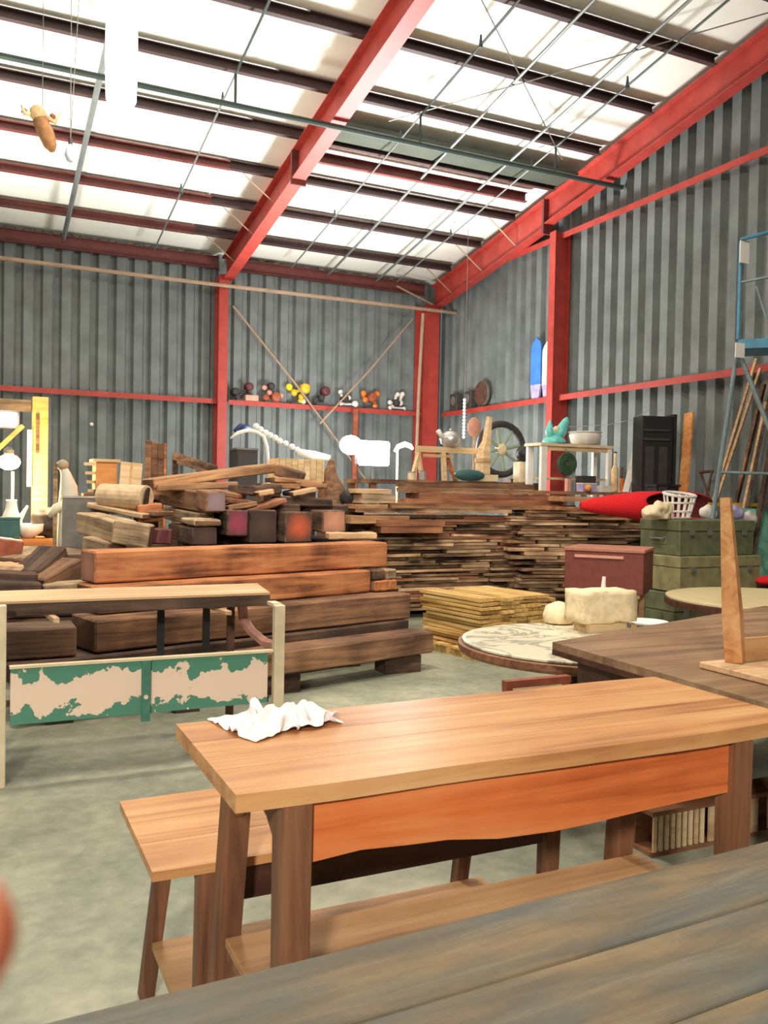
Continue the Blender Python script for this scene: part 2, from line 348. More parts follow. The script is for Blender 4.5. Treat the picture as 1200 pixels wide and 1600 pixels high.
wr = struct(obj('wall_right', corrugated(YB-Y0, lambda y: roof(y)+0.24, 'y', 0.03), GALV))

# purlins under the roof, in two bays, lapped over the rafters
def cbar(name, x0, x1, y, z, h, mat, parent, t=0.07):
    bm = bmesh.new()
    box(bm, x0, x1, y-0.008, y+0.008, z, z+h); box(bm, x0, x1, y-t, y-0.008, z, z+0.012); box(bm, x0, x1, y-t, y-0.008, z+h-0.012, z+h)
    return obj(name, bm, mat, parent)
XL = 4.13                        # the middle rafter
S = 1.105
for k in range(1, 14):
    y = YB - k*S
    z = roof(y)
    cbar('purlin', X0, XL-0.75, y, z, 0.125, REDDARK if k < 4 else TAR, ceil)
    cbar('purlin', XL-0.75, XL, y+0.012, z+0.010, 0.14, TAR, ceil)
    cbar('purlin', XL+0.16, 8.4, y, z, 0.125, TAR, ceil)
yT = 11.95
cbar('purlin', XL+0.16, 8.1, yT, roof(yT)-0.06, 0.15, REDDARK, ceil)
obj('shade_strip', B(XL+0.3, 8.4, YB-4*S-0.62, YB-4*S-0.02, roof(YB-4*S)+0.06, roof(YB-4*S)+0.12), OLIVE, ceil)  # dark sheet added where the roof is only in shade
cbar('eave_strut', X0, XL-0.1, YB-0.2, EAVE-0.12, 0.22, REDDARK, ceil)
cbar('eave_strut', XL+0.1, 8.3, YB-0.2, EAVE-0.12, 0.22, REDDARK, ceil)
def ibeam_rafter(x, y0, y1, depth, fw, mat, name='rafter'):
    bm = bmesh.new()
    def sec(zo0, zo1, xa, xb):
        v = [bm.verts.new((xx, yy, roof(yy)+zz)) for yy in (y0, y1) for xx, zz in ((xa, zo0), (xb, zo0), (xb, zo1), (xa, zo1))]
        for f in ((3, 2, 1, 0), (4, 5, 6, 7), (0, 1, 5, 4), (1, 2, 6, 5), (2, 3, 7, 6), (3, 0, 4, 7)): bm.faces.new([v[i] for i in f])
    sec(-depth, -depth+0.016, x-fw/2, x+fw/2); sec(-0.016, 0, x-fw/2, x+fw/2); sec(-depth+0.016, -0.016, x-0.006, x+0.006)
    return obj(name, bm, mat, ceil)
ibeam_rafter(XL+0.02, Y0, YB-0.35, 0.42, 0.2, RED)
RX = 8.47
ibeam_rafter(RX, Y0, 11.80, 0.42, 0.18, RED); ibeam_rafter(RX, 11.85, YB-0.35, 0.48, 0.18, RED)
obj('splice_plate', B(RX-0.1, RX+0.1, 11.80, 11.85, roof(11.8)-0.58, roof(11.8)-0.02), REDDARK, ceil)
obj('splice_plate', B(XL-0.09, XL+0.13, 11.80, 11.85, roof(11.8)-0.5, roof(11.8)-0.02), REDDARK, ceil)
# flange braces from the purlins down to the rafter bottom
for k in (1, 2, 3):
    y = YB-k*S
    obj('flange_brace', BAR((XL-0.55, y, roof(y)), (XL-0.03, y, roof(y)-0.38), 0.03, 0.006), TANP, ceil)
    obj('flange_brace', BAR((RX-0.6, y, roof(y)), (RX-0.03, y, roof(y)-0.42), 0.03, 0.006), TANP, ceil)
# columns and girts
def icol(x, y, wf, d, z1, mat, parent, dirx=False):
    bm = bmesh.new()
    if not dirx:
        box(bm, x-wf/2, x+wf/2, y, y+0.016, 0, z1); box(bm, x-wf/2, x+wf/2, y+d-0.016, y+d, 0, z1); box(bm, x-0.006, x+0.006, y+0.016, y+d-0.016, 0, z1)
    else:
        box(bm, x, x+0.016, y-wf/2, y+wf/2, 0, z1); box(bm, x+d-0.016, x+d, y-wf/2, y+wf/2, 0, z1); box(bm, x+0.016, x+d-0.016, y-0.006, y+0.006, 0, z1)
    return obj('column', bm, mat, parent)
icol(XL-0.05, YB-0.42, 0.17, 0.32, roof(YB-0.3)-0.3, RED, wb)
icol(8.31, YB-0.55, 0.34, 0.42, roof(YB-0.3)-0.42, RED, wb)
icol(8.43, 11.62, 0.16, 0.3, roof(11.7)-0.6, RED, wr, True)
def girt(parent, p, q, mat=RED):
    d = Vector(q)-Vector(p); h = 0.2
    bm = bmesh.new(); s = 0.09
    if abs(d.x) > abs(d.y): box(bm, p[0], q[0], p[1]-s, p[1]+s, p[2]-0.012, p[2]); box(bm, p[0], q[0], p[1]-s, p[1]-s+0.01, p[2]-0.09, p[2]-0.012)
    else: box(bm, p[0]-s, p[0]+s, p[1], q[1], p[2]-0.012, p[2]); box(bm, p[0]-s, p[0]-s+0.01, p[1], q[1], p[2]-0.09, p[2]-0.012)
    return obj('girt', bm, mat, parent)
GZ = 3.13
girt(wb, (X0, YB-0.205, GZ), (XL-0.1, YB-0.205, GZ)); girt(wb, (XL+0.1, YB-0.205, GZ), (8.25, YB-0.205, GZ))
girt(wr, (XR-0.205, 11.7, GZ-0.02), (XR-0.205, YB-0.6, GZ-0.02)); girt(wr, (XR-0.205, Y0, GZ-0.02), (XR-0.205, 11.54, GZ-0.02))
girt(wr, (XR-0.205, 11.7, 5.72), (XR-0.205, 13.6, 5.72)); girt(wr, (XR-0.205, Y0, 5.72), (XR-0.205, 11.54, 5.72))

# pipes
YM, ZM = 10.29, 6.085
sp = thing('sprinkler_pipe', 'dark green sprinkler main crossing the shed below the purlins', 'pipe', (0, YM, ZM))
obj('main_pipe', T([(X0, 0, 0), (8.70, 0, 0)], 0.035), PIPE, sp)
obj('end_cap', T([(8.70, 0, 0), (8.73, 0, 0)], 0.045), SILVER, sp)
def branch(x, ya, yb, down, mat=PIPE, r=0.016):
    o = 0.12
    pts = [(x, y-YM, roof(y)-o-ZM) for y in (ya, yb)]
    bp0 = obj('branch_pipe', T(pts, r, 6), mat, sp)
    if down: obj('drop_pipe', T([(x, 0, 0.03), (x, 0, roof(YM)-o-ZM)], r*1.1, 6), mat, sp)
    y = min(ya, yb)+0.6; i = 0
    while y < max(ya, yb):
        z = roof(y)-o-ZM
        obj('sprinkler_head', T([(x, y-YM, z-0.03), (x, y-YM, z+0.03), (x, y-YM, z+0.12)], [0.03, 0.022, 0.012], 6), PIPE, bp0); y += 2.4
branch(2.80, 1.0, YM, True); branch(2.80, YM, 15.4, False, PIPEG, 0.013)
branch(5.30, 1.0, YM, True); branch(5.30, YM, 15.4, False, PIPEG, 0.013)
branch(7.48, 1.0, YM, True); branch(7.48, YM, 15.4, False, PIPEG, 0.013)
for x, r, lab in ((6.15, 0.022, 'thin grey conduit along the roof slope in the middle of the right bay'), (7.17, 0.022, 'thin grey conduit along the roof slope near the right-hand rafter'), (1.34, 0.04, 'broad grey strut up the slope of the left roof bay')):
    tag(obj('roof_conduit', T([(x, y, roof(y)-0.03) for y in (1.0, 15.7)], r, 6), PIPEG), lab, 'conduit')
tag(obj('eave_pipe', T([(-0.016,15.36,5.133), (3.449,15.36,5.124), (8.812,15.36,5.136)], 0.035, 8), TANP), 'long tan pipe along the top of the back wall', 'pipe')
tag(obj('brace_rod', T([(4.263,15.62,4.834), (5.497,15.62,3.496), (7.243,15.6,1.401)], 0.02, 6), TANP), 'thin tan brace rod falling rightwards across the back wall', 'rod')
tag(obj('brace_rod', T([(7.923,15.55,4.962), (6.993,15.5,3.875), (5.938,15.45,2.758)], 0.017, 6), TANP), 'thin tan brace rod rising rightwards across the back wall', 'rod')
tag(obj('downpipe', T([(8.021,15.3,5.03), (7.966,15.3,3.636), (7.897,15.25,1.757), ((7.897,15.25,1.757)[0], 15.25, 0)], 0.035, 8), TANP), 'tan vertical pipe beside the red corner column', 'pipe')
tag(obj('knee_brace', BAR((7.489,15.42,5.534), (8.297,15.42,5.259), 0.06, 0.01), TANP), 'short slanted brace at the top of the corner column', 'brace')
tag(obj('cross_rod', T([(4.4, 7.8, roof(7.8)-0.02), (7.9, 10.7, roof(10.7)-0.02)], 0.008, 5), WIRE), 'thin roof brace wire running to the foot of the right rafter', 'wire')
tag(obj('cross_rod', T([(5.0, 10.64, roof(10.64)-0.06), (8.3, 7.06, roof(7.06)-0.06)], 0.008, 5), WIRE), 'thin roof brace wire rising to the upper right rafter', 'wire')

# hanging things under the left bay
h = thing('high_bay_lamp', 'glaring white high-bay lamp hanging under the left roof bay', 'lamp', (1.15,8,5.242))
obj('housing', lathe([(0.05, 1.14), (0.11, 1.05), (0.12, 0.9), (0.13, 0.88)], 16), GREYM, h)
obj('lens', lathe([(0.13, 0.88), (0.14, 0.0), (0.13, -0.34), (0.1, -0.4)], 20), emit('lamp_glare', (255, 250, 240), 7), h, True)  # lens drawn long and wide to take in the lamp's glare
obj('hanging_rod', T([(0, 0, 1.1), (0, 0, roof(8.0)-(1.15,8,5.242)[2])], 0.012, 6), PIPE, h)
lamp('high_bay_lamp_light', 'POINT', ((1.15,8,5.242)[0], 7.7, (1.15,8,5.242)[2]-0.6), 25, (1, 0.88, 0.7), 0.15)
hp = (0.543,8.6,4.73)
s = thing('hanging_animal_head', 'golden brown carved animal head with horns hanging below the roof', 'ornament', hp)
obj('muzzle', T([(-0.02, 0, 0.1), (0.03, -0.02, -0.02), (0.07, -0.03, -0.13), (0.09, -0.03, -0.18)], [0.07, 0.075, 0.06, 0.025], 8), plain('tan_hide', (158, 112, 70), 0.8, 0, 0.2, 18), s, True)
obj('brow', ball((-0.04, 0, 0.15), 0.075, 2, (1, 0.8, 1.1)), plain('pale_hide', (196, 166, 120), 0.8, 0, 0.2, 18), s, True)
for a in (-1, 1):
    obj('horn', T([(-0.03+a*0.05, 0, 0.14), (-0.02+a*0.13, 0, 0.1 if a > 0 else 0.13), (-0.01+a*0.17, 0, 0.2)], [0.03, 0.024, 0.008], 7), PALEW, s, True)
    obj('ear', ball((-0.03+a*0.12, 0.03, 0.16), 0.034, 1), RUSTO, s, True)
obj('wire', T([(0, 0, 0.2), (0, 0, roof(8.6)-hp[2])], 0.004, 5), WIRE, s)
bp_ = (0.751,8.2,4.462)
s = thing('hanging_glass_bulb', 'small clear glass bulb on two thin wires beside the roof strut', 'bulb', bp_)
obj('bulb', lathe([(0.012, 0.05), (0.04, 0.0), (0.05, -0.05), (0.03, -0.1), (0.01, -0.11)], 12), plain('bluish_glass', (196, 214, 222), 0.1, 0, 0.05), s, True)
obj('cap', T([(0, 0, 0.05), (0, 0, 0.1)], 0.02, 8), CHAR, s)
for dx in (0, 0.12): obj('wire', T([(0, 0, 0.1), (dx, 0.1, roof(8.3)-bp_[2])], 0.004, 5), WIRE, s)

# ================================================================ TABLES IN FRONT
def wavy(x0, x1, y, amp, n=14, seed=1):
    rr = random.Random(seed); ph = [rr.uniform(0, 6) for _ in range(3)]
    return [(x0+(x1-x0)*i/n, y + amp*(math.sin(ph[0]+5*i/n)+0.6*math.sin(ph[1]+11*i/n)+0.4*math.sin(ph[2]+19*i/n))) for i in range(n+1)]
def topplanks(t, x0, x1, ys, z0, z1, mat, wav=0.006):
    for i, (a, b) in enumerate(zip(ys, ys[1:])):
        lo = wavy(x0, x1, a+0.0012, wav if i == 0 else 0, 14, 3); hi = wavy(x0, x1, b-0.0012, wav if i == len(ys)-2 else 0, 14, 5)
        bm = slab(lo + hi[::-1], z0, z1); o = obj('plank', bm, mat, t)
def leg(t, top, foot, w, mat, taper=0.85):
    bm = bmesh.new(); q = []
    for c, ww in ((foot, w*taper), (top, w)):
        q += [bm.verts.new((c[0]+a*ww/2, c[1]+b*ww/2, c[2])) for a, b in ((-1, -1), (1, -1), (1, 1), (-1, 1))]
    for f in ((3, 2, 1, 0), (4, 5, 6, 7), (0, 1, 5, 4), (1, 2, 6, 5), (2, 3, 7, 6), (3, 0, 4, 7)): bm.faces.new([q[i] for i in f])
    # grain runs along local X: build lying down
    o = obj('leg', bm, mat, t); return o
# the main table
t = thing('wooden_table', 'honey-coloured plank table with deep orange front apron', 'table', (1.2, 1.85, 0))
ox, oy = 1.2, 1.85; TH = 0.92
topplanks(t, 0.452-ox, 1.985-ox, [1.578-oy, 1.74-oy, 1.83-oy, 1.95-oy, 2.13-oy], TH-0.036, TH, TABLEW, 0.005)
for x in (0.575, 1.775):
    leg(t, (x-ox, 1.612-oy, TH-0.037), (x-ox, 1.612-oy, 0), 0.062, LEGV, 0.95)
    leg(t, (x-ox+0.01, 2.02-oy, TH-0.037), (x-ox-0.045, 2.02-oy, 0), 0.06, LEGV, 0.95)
    poly = [(-0.195, TH-0.037), (0.145, TH-0.037), (0.145, 0.72), (0.11, 0.77), (0.05, 0.815), (-0.025, 0.825), (-0.1, 0.81), (-0.16, 0.77), (-0.195, 0.72)]
    o = obj('end_apron', prism(poly, -0.012, 0.012), LEGW, t); o.rotation_euler = (0, 0, math.pi/2); o.location = (x-ox, 1.84-oy, 0)
    obj('stretcher', B(x-ox-0.025, x-ox+0.01, 1.645-oy, 1.985-oy, 0.385, 0.411), LEGW, t)
lo = [(0.608, 0.758), (0.72, 0.766), (0.83, 0.759), (0.925, 0.755), (1.055, 0.737), (1.2, 0.731), (1.3, 0.733), (1.48, 0.742), (1.6, 0.746), (1.742, 0.749)]
obj('front_apron', prism([(x-ox, z) for x, z in lo] + [(1.742-ox, TH-0.037), (0.608-ox, TH-0.037)], 1.60-oy, 1.625-oy), APRON, t)
obj('rear_apron', B(0.61-ox, 1.74-ox, 2.03-oy, 2.05-oy, 0.82, TH-0.037), LEGW, t)
obj('shelf', B(0.545-ox, 1.80-ox, 1.69-oy, 1.985-oy, 0.412, 0.435, 0, 0.003), SHELFW, t)
# the low bench standing right behind it
bx, by = 1.06, 2.35
t = thing('low_wooden_bench', 'lower plank bench standing behind the legs of the honey-coloured table', 'bench', (bx, by, 0))
topplanks(t, 0.395-bx, 1.76-bx, [2.092-by, 2.28-by, 2.43-by, 2.62-by], 0.548, 0.572, TABLEW, 0.003)
for x in (0.535, 1.58):
    leg(t, (x-bx, 2.125-by, 0.547), (x-bx-0.01, 2.125-by, 0), 0.05, LEGV, 0.85)
    leg(t, (x-bx, 2.57-by, 0.547), (x-bx-0.065, 2.57-by, 0), 0.05, LEGV, 0.85)
    obj('stretcher', B(x-bx-0.04, x-bx-0.005, 2.155-by, 2.54-by, 0.12, 0.148), LEGW, t)
    poly = [(-0.195, 0.547), (0.195, 0.547), (0.195, 0.44), (0.12, 0.49), (0, 0.515), (-0.12, 0.49), (-0.195, 0.44)]
    o = obj('end_apron', prism(poly, -0.01, 0.01), LEGW, t); o.rotation_euler = (0, 0, math.pi/2); o.location = (x-bx, 2.345-by, 0)
obj('front_apron', B(0.565-bx, 1.545-bx, 2.11-by, 2.128-by, 0.458, 0.547), DESKD, t)  # dark wood paints in the shade under the table
obj('shelf', B(0.48-bx, 1.60-bx, 2.18-by, 2.54-by, 0.149, 0.168), SHELFW, t)
# the white cloth: a crumpled sheet dropped on the table top and left to settle
from mathutils import noise as mn
import numpy as np
def settle_cloth(N=46, wid=0.62, dep=0.46, squeeze=0.62):
    u = np.linspace(-.5, .5, N); U, V = np.meshgrid(u, u, indexing='ij')
    def waves(seed, f):
        r = np.random.default_rng(seed); o = np.zeros_like(U)
        for _ in range(6):
            a, b = r.normal(0, f, 2); o += np.sin(a*U+b*V+r.uniform(0, 6.28))
        return o/6
    rx, ry = wid/(N-1), dep/(N-1); dg = math.hypot(rx, ry)
    X = np.stack([U*wid*squeeze+0.035*waves(1, 9), V*dep*squeeze+0.03*waves(2, 9), 0.05+0.05*(1-np.clip(np.hypot(U, V)*1.7, 0, 1))+0.05*np.abs(waves(3, 16))+0.03*np.abs(waves(4, 30))], -1)
    vel = np.zeros_like(X); dt = 1/120; S = slice; every = S(None)
    def pull(P, a, b, L, k):
        d = P[b]-P[a]; l = np.linalg.norm(d, axis=-1, keepdims=True)+1e-9; c = k*0.5*(l-L)/l*d
        P[a] += c; P[b] -= c
    links = []
    for st in (0, 1):
        m = (N-st)//2; lo, hi = S(st, st+2*m-1, 2), S(st+1, st+2*m, 2)
        links += [((lo, every), (hi, every), rx, 1.0), ((every, lo), (every, hi), ry, 1.0), ((lo, S(0, N-1)), (hi, S(1, N)), dg, 0.4), ((lo, S(1, N)), (hi, S(0, N-1)), dg, 0.4)]
    for it in range(260):
        vel[..., 2] -= 9.8*dt; vel *= 0.97; P = X+vel*dt
        for _ in range(14):
            for a, b, L, k in links: pull(P, a, b, L, k)
            pull(P, (S(0, N-3), every), (S(3, N), every), 3*rx*0.93, 0.03); pull(P, (every, S(0, N-3)), (every, S(3, N)), 3*ry*0.93, 0.03)
            low = P[..., 2] < 0.004; P[..., 2] = np.maximum(P[..., 2], 0.004); P[low, :2] = X[low, :2]+(P[low, :2]-X[low, :2])*0.25
        vel = (P-X)/dt; X = P
    return X
c0 = (0.691,2.047,0.93)
grid = settle_cloth(); NC = grid.shape[0]; bm = bmesh.new()
g_ = [[bm.verts.new((float(p[0])*0.62, float(p[1])*0.66, float(p[2]-0.003)*1.25)) for p in row] for row in grid]
for i in range(NC-1):
    for k in range(NC-1): bm.faces.new((g_[i][k], g_[i+1][k], g_[i+1][k+1], g_[i][k+1]))
for _ in range(3): bmesh.ops.smooth_vert(bm, verts=bm.verts, factor=0.5, use_axis_x=True, use_axis_y=True, use_axis_z=True)
o = obj('cloth', bm, CLOTH, None, True); o.location = (c0[0], c0[1], 0.921); o.rotation_euler = (0, 0, 0.25)
sb = o.modifiers.new('smooth', 'SUBSURF'); sb.levels = 1; sb.render_levels = 1
tag(o, 'crumpled white cloth lying on the honey-coloured table', 'cloth')
# the grey table in front
t = thing('weathered_table', 'grey weathered plank table filling the lower right corner', 'table', (1.0, 0.968, 0), 0.042)
for i in range(5):
    y1 = 0.33-i*0.192
    lo = wavy(-0.93, 1.3, y1-0.192+0.0025, 0.002, 16, 20+i); hi = wavy(-0.93, 1.3, y1-0.0025, 0.002, 16, 30+i)
    o = obj('plank', slab(lo+hi[::-1], 0.715, 0.76+random.uniform(-0.001, 0.001)), GBOARD, t)
    bv = o.modifiers.new('bevel', 'BEVEL'); bv.width = 0.005; bv.segments = 2; bv.limit_method = 'ANGLE'
for x in (-0.8, 1.15):
    for y in (-0.52, 0.22): leg(t, (x, y, 0.714), (x, y, 0), 0.09, BEAMB)
obj('apron', B(-0.75, 1.1, 0.20, 0.23, 0.62, 0.714), BEAMB, t)

# the dark desk on the right with an upturned stool on it
t = thing('dark_desk', 'dark walnut desk with a worn brown top beside the honey table', 'desk', (3.8, 3.0, 0))
q = [(2.635, 3.555), (2.60, 2.12), (4.95, 2.12), (4.95, 4.27)]
obj('desk_top', slab([(x-3.8, y-3.0) for x, y in q[::-1]][::-1][::-1], 0.722, 0.758), [DESKW], t)
obj('top_edge', slab([(x-3.8, y-3.0) for x, y in ((2.63, 3.55), (2.595, 2.115), (2.5949+0.035, 2.115), (2.665, 3.55))][::-1], 0.6955, 0.7215), DESKD, t)
obj('side_panel', B(-1.11, -0.62, -0.02, 0.42, 0.04, 0.694), DESKD, t)
obj('back_panel', B(-0.619, 0.499, 0.40, 0.42, 0.25, 0.721), DESKD, t)
obj('drawer_case', B(0.5, 1.05, -0.8, 0.39, 0.08, 0.721), DESKD, t)
obj('leg', B(-1.1, -1.04, -0.84, -0.78, 0, 0.694), DESKD, t)
for x, y in ((-1.05, 0.02), (-1.05, 0.36), (-0.68, 0.02), (-0.68, 0.36), (0.55, -0.75), (0.55, 0.34), (1.0, -0.75), (1.0, 0.34)): obj('foot', B(x-0.03, x+0.03, y-0.03, y+0.03, 0, 0.04 if x < 0 else 0.079), DESKD, t)
# upturned stool
pz = 0.76
st = thing('upturned_stool', 'pale wooden stool turned upside down on the dark desk', 'stool', (3.205, 2.55, pz))
def P2(x, y, z): return (x-3.26, y-2.55, z-pz)
obj('seat', B(-0.36, 0.38, -0.24, 0.24, 0.0, 0.028, 0, 0.004), TANB, st)
for (x, y), (dx, dy) in (((-0.22, 0.17), (-0.03, 0.05)), ((0.27, 0.17), (0.05, 0.05)), ((0.27, -0.17), (0.05, -0.05))):
    bm = bmesh.new(); tube(bm, [(x, y, 0.03), (x+dx*0.3, y+dy*0.3, 0.24), (x+dx, y+dy, 0.74)], [0.05, 0.052, 0.028], 4)
    obj('leg', bm, TABLEW, st)
obj('apron', B(-0.18, 0.23, 0.16, 0.185, 0.03, 0.13), SHELFW, st); obj('apron', B(-0.18, 0.23, -0.185, -0.16, 0.03, 0.10), SHELFW, st)
# low frame chair end seen between the marble table and the honey table
t = thing('low_stool', 'low reddish wooden stool standing behind the honey-coloured table', 'stool', (3.533,5.233,0))
fz = (2.184,3.3,0.649)
t.location = (fz[0], 3.3, 0)
obj('rail', B(0, 0.36, -0.02, 0.02, fz[2]-0.03, fz[2]), RUSTO, t); 
for x in (0.0, 0.32): obj('leg', B(x, x+0.035, -0.018, 0.018, 0, fz[2]-0.03), RUSTO, t)
obj('panel', B(0.036, 0.319, -0.006, 0.006, 0.1, fz[2]-0.035), PALEW, t)
# slatted crate behind the honey table's right end
t = thing('slatted_crate', 'low pale slatted crate on the floor under the dark desk', 'crate', (2.9, 2.74, 0)); hc = 0.17
for i in range(9): obj('slat', B(-0.34+i*0.033, -0.322+i*0.033, -0.01, 0.0, 0.02, hc), PALEW, t)
obj('panel', B(-0.03, 0.085, -0.012, 0.0, 0.02, hc), PALEW, t); obj('panel', B(0.105, 0.26, -0.012, 0.0, 0.02, hc), PALEW, t)
for i in range(7): obj('slat', B(0.33+i*0.036, 0.352+i*0.036, -0.01, 0.0, 0.02, hc), PALEW, t)
for z in (0.0, hc+0.001): obj('rail', B(-0.35, 0.6, -0.012, 0.14, z, z+0.019), LEGW, t)
obj('back_panel', B(-0.34, 0.59, 0.1, 0.12, 0.02, hc), LEGW, t)

# round marble table
mc = (3.37, 4.27)
t = thing('round_marble_table', 'round table with veined pale marble top and brown edge', 'table', (mc[0], mc[1], 0))
obj('marble_top', lathe([(0.70, 0.588), (0.72, 0.592), (0.72, 0.602), (0.70, 0.606)], 64), MARB, t)
obj('rim', lathe([(0.66, 0.53), (0.735, 0.533), (0.745, 0.55), (0.745, 0.582), (0.73, 0.587)], 64), LEGW, t, False)
obj('pedestal', lathe([(0.3, 0.0), (0.28, 0.04), (0.08, 0.1), (0.07, 0.4), (0.2, 0.5), (0.22, 0.53)], 20), DESKD, t, True)
# things on it
zt = 0.607
p = (3.758,4.538,0.607)
t = thing('block_base', 'small tan wooden block under the ragged cream block', 'block', (p[0], p[1], zt)); obj('block', B(-0.15, 0.15, -0.07, 0.1, 0, 0.06), PALEW, t)
bm = B(-0.2, 0.2, -0.11, 0.12, 0.062, 0.27); bmesh.ops.subdivide_edges(bm, edges=bm.edges[:], cuts=5, use_grid_fill=True)
for v in bm.verts:
    v.co += Vector((mn.noise(v.co*14)*0.014, mn.noise(v.co*15+Vector((5, 0, 0)))*0.012, max(0, mn.noise(v.co*22+Vector((0, 7, 0)))*0.018) if v.co.z < 0.1 else mn.noise(v.co*12)*0.012))
o = obj('cream_block', bm, FOAM, None, True); o.location = (p[0]-0.01, p[1], zt+0.002); o.rotation_euler = (0, 0, -0.1); tag(o, 'ragged cream block resting on the round marble table', 'block')
o = obj('peg', T([(0, 0, 0), (0.005, 0, 0.075)], [0.016, 0.012], 8), WHITE); o.location = (p[0]-0.02, p[1]-0.03, zt+0.285); tag(o, 'small white peg standing on the ragged cream block', 'peg')
q = (3.685,4.762,0.607)
o = obj('round_loaf', lathe([(0.02, 0.0), (0.1, 0.01), (0.11, 0.06), (0.09, 0.12), (0.03, 0.15), (0.005, 0.155)], 20), FOAM, None, True); o.location = (q[0]-0.02, q[1]+0.12, zt); tag(o, 'rounded white lump beside the ragged cream block', 'lump')
q = (4.212,4.617,0.607)
o = obj('white_dish', lathe([(0.06, 0.0), (0.13, 0.012), (0.15, 0.03), (0.14, 0.03), (0.1, 0.016)], 24), WHITE, None, True); o.location = (q[0], q[1], zt); tag(o, 'shallow white dish at the edge of the marble table', 'dish')

# second round table
rc = (5.93, 5.05)
t = thing('round_table', 'round pale topped table with dark edge near the trunks', 'table', (rc[0], rc[1], 0))
obj('table_top', lathe([(0.80, 0.66), (0.83, 0.663), (0.83, 0.678), (0.81, 0.682)], 64), plain('pale_laminate', (206, 190, 148), 0.4, 0, 0.04), t)
obj('rim', lathe([(0.76, 0.6), (0.835, 0.603), (0.84, 0.61), (0.84, 0.655), (0.83, 0.659)], 64), DESKD, t)
obj('pedestal', lathe([(0.36, 0.0), (0.34, 0.05), (0.09, 0.1), (0.08, 0.5), (0.3, 0.58), (0.32, 0.6)], 20), BLACK, t, True)

# ================================================================ RED-BROWN BOX, TRUNKS, RED ROLL
R = (4.706,5.623,0.656,0.992)
R = (4.82,5.697,0.637,0.998)
CP = (4.82,6.35,0.824); CA = -0.87; w_ = 0.345; hh = R[3]-R[2]
CC = (CP[0]+w_*math.cos(CA), CP[1]+w_*math.sin(CA))
t = thing('red_brown_chest', 'red-brown wooden chest with a long slot in front', 'chest', (CC[0], CC[1], R[2]), CA)
obj('body', B(-w_, w_, 0, 0.62, 0, hh, 0, 0.006), REDBOX, t); obj('lid', B(-w_-0.008, w_+0.008, -0.008, 0.63, hh+0.001, hh+0.03, 0, 0.004), plain('chest_lid', (170, 112, 92), 0.6, 0, 0.1, 14), t)
obj('slot_trim', B(-w_*0.74, w_*0.5, -0.012, -0.001, hh-0.055, hh-0.03), PINK, t)
s = thing('chest_stand', 'pale wooden stand carrying the red-brown chest', 'stand', (CC[0], CC[1], 0), CA)
for x in (-0.1, w_-0.1):
    for y in (0.06, 0.5): obj('leg', B(x, x+0.05, y-0.025, y+0.025, 0, R[2]-0.035), SHELFW, s)
obj('top_board', B(-0.12, w_-0.03, 0.01, 0.56, R[2]-0.034, R[2]-0.002), SHELFW, s)
def trunk(label, px0, py0, px1, py1, Y, d, mat, r, rz=0.0, latches=3, hand=True):
    x0, x1, z0, z1 = r
    t = thing('metal_trunk', label, 'trunk', ((x0+x1)/2, Y, z0), rz, 'green trunks in a stack'); w2 = (x1-x0)/2; H = z1-z0
    obj('body', B(-w2, w2, 0, d, 0, H*0.68, 0, 0.008), mat, t)
    ld = obj('lid', B(-w2-0.006, w2+0.006, -0.006, d+0.006, H*0.68+0.002, H, 0, 0.008), mat, t)
    for i in range(latches):
        x = w2*(-0.7+1.4*i/max(1, latches-1)); obj('latch', B(x-0.03, x+0.03, -0.02, -0.0075, H*0.58, H*0.72), GREYM, ld)
    if hand:
        hp_ = obj('handle_plate', B(-w2-0.008, -w2-0.0005, d*0.3, d*0.7, H*0.3, H*0.66), TRUNK, t)
        bm = bmesh.new(); tube(bm, [(-w2-0.008, d*0.34, H*0.5), (-w2-0.04, d*0.34, H*0.46), (-w2-0.04, d*0.66, H*0.46), (-w2-0.008, d*0.66, H*0.5)], 0.009, 6); obj('handle', bm, GREYM, hp_)
    return t
trunk('dark green metal trunk on the floor, lowest of its stack', 0, 0, 0, 0, 6.5, 0.5, TRUNK, (6.273,7.309,-0.048,0.54), 0, 2)
z = (6.022,7.575,0.526,0.902)
trunk('olive brown trunk in the middle of the green stack', 0, 0, 0, 0, 6.45, 0.58, TRUNKT, (6.291,7.399,0.55,0.908), 0.0, 3, False)
trunk('dark green trunk with side handle on top of its stack', 0, 0, 0, 0, 6.5, 0.565, TRUNK, (6.327,7.348,0.91,1.268), 0.0, 4)
# basket and rag on the top trunk
TZ = (6.327,7.348,0.91,1.268)[3]
q = (6.564,6.7,1.345)
t = thing('white_basket', 'white plastic laundry basket lying on the top green trunk', 'basket', (q[0], 6.78, TZ+0.005), 0.2)
t.scale = (1.35, 1.25, 1.25)
obj('rim', T([(0.16*math.cos(a)+0.02, 0.1*math.sin(a), 0.2+0.02*math.sin(a)) for a in [k*math.pi/10 for k in range(21)]], 0.012, 6), BONE, t)
for k in range(14):
    a = k*2*math.pi/14; obj('strip', T([(0.11*math.cos(a), 0.07*math.sin(a), 0.0), (0.16*math.cos(a)+0.02, 0.1*math.sin(a), 0.2+0.02*math.sin(a))], 0.008, 5), BONE, t)
for z in (0.06, 0.13): obj('hoop', T([((0.12+z*0.22)*math.cos(a)+z*0.1, (0.075+z*0.13)*math.sin(a), z) for a in [k*math.pi/8 for k in range(17)]], 0.008, 5), BONE, t)
obj('base', lathe([(0.1, 0.0), (0.11, 0.012)], 16), BONE, t)
q = (6.282,6.7,1.343)
bm = ball((0, 0, 0.07), 0.13, 4, (1.35, 0.8, 0.75))
for v in bm.verts: v.co += v.normal*0.05*mn.noise(v.co*9) + v.normal*0.03*mn.noise(v.co*23); v.co.z = max(0, v.co.z)
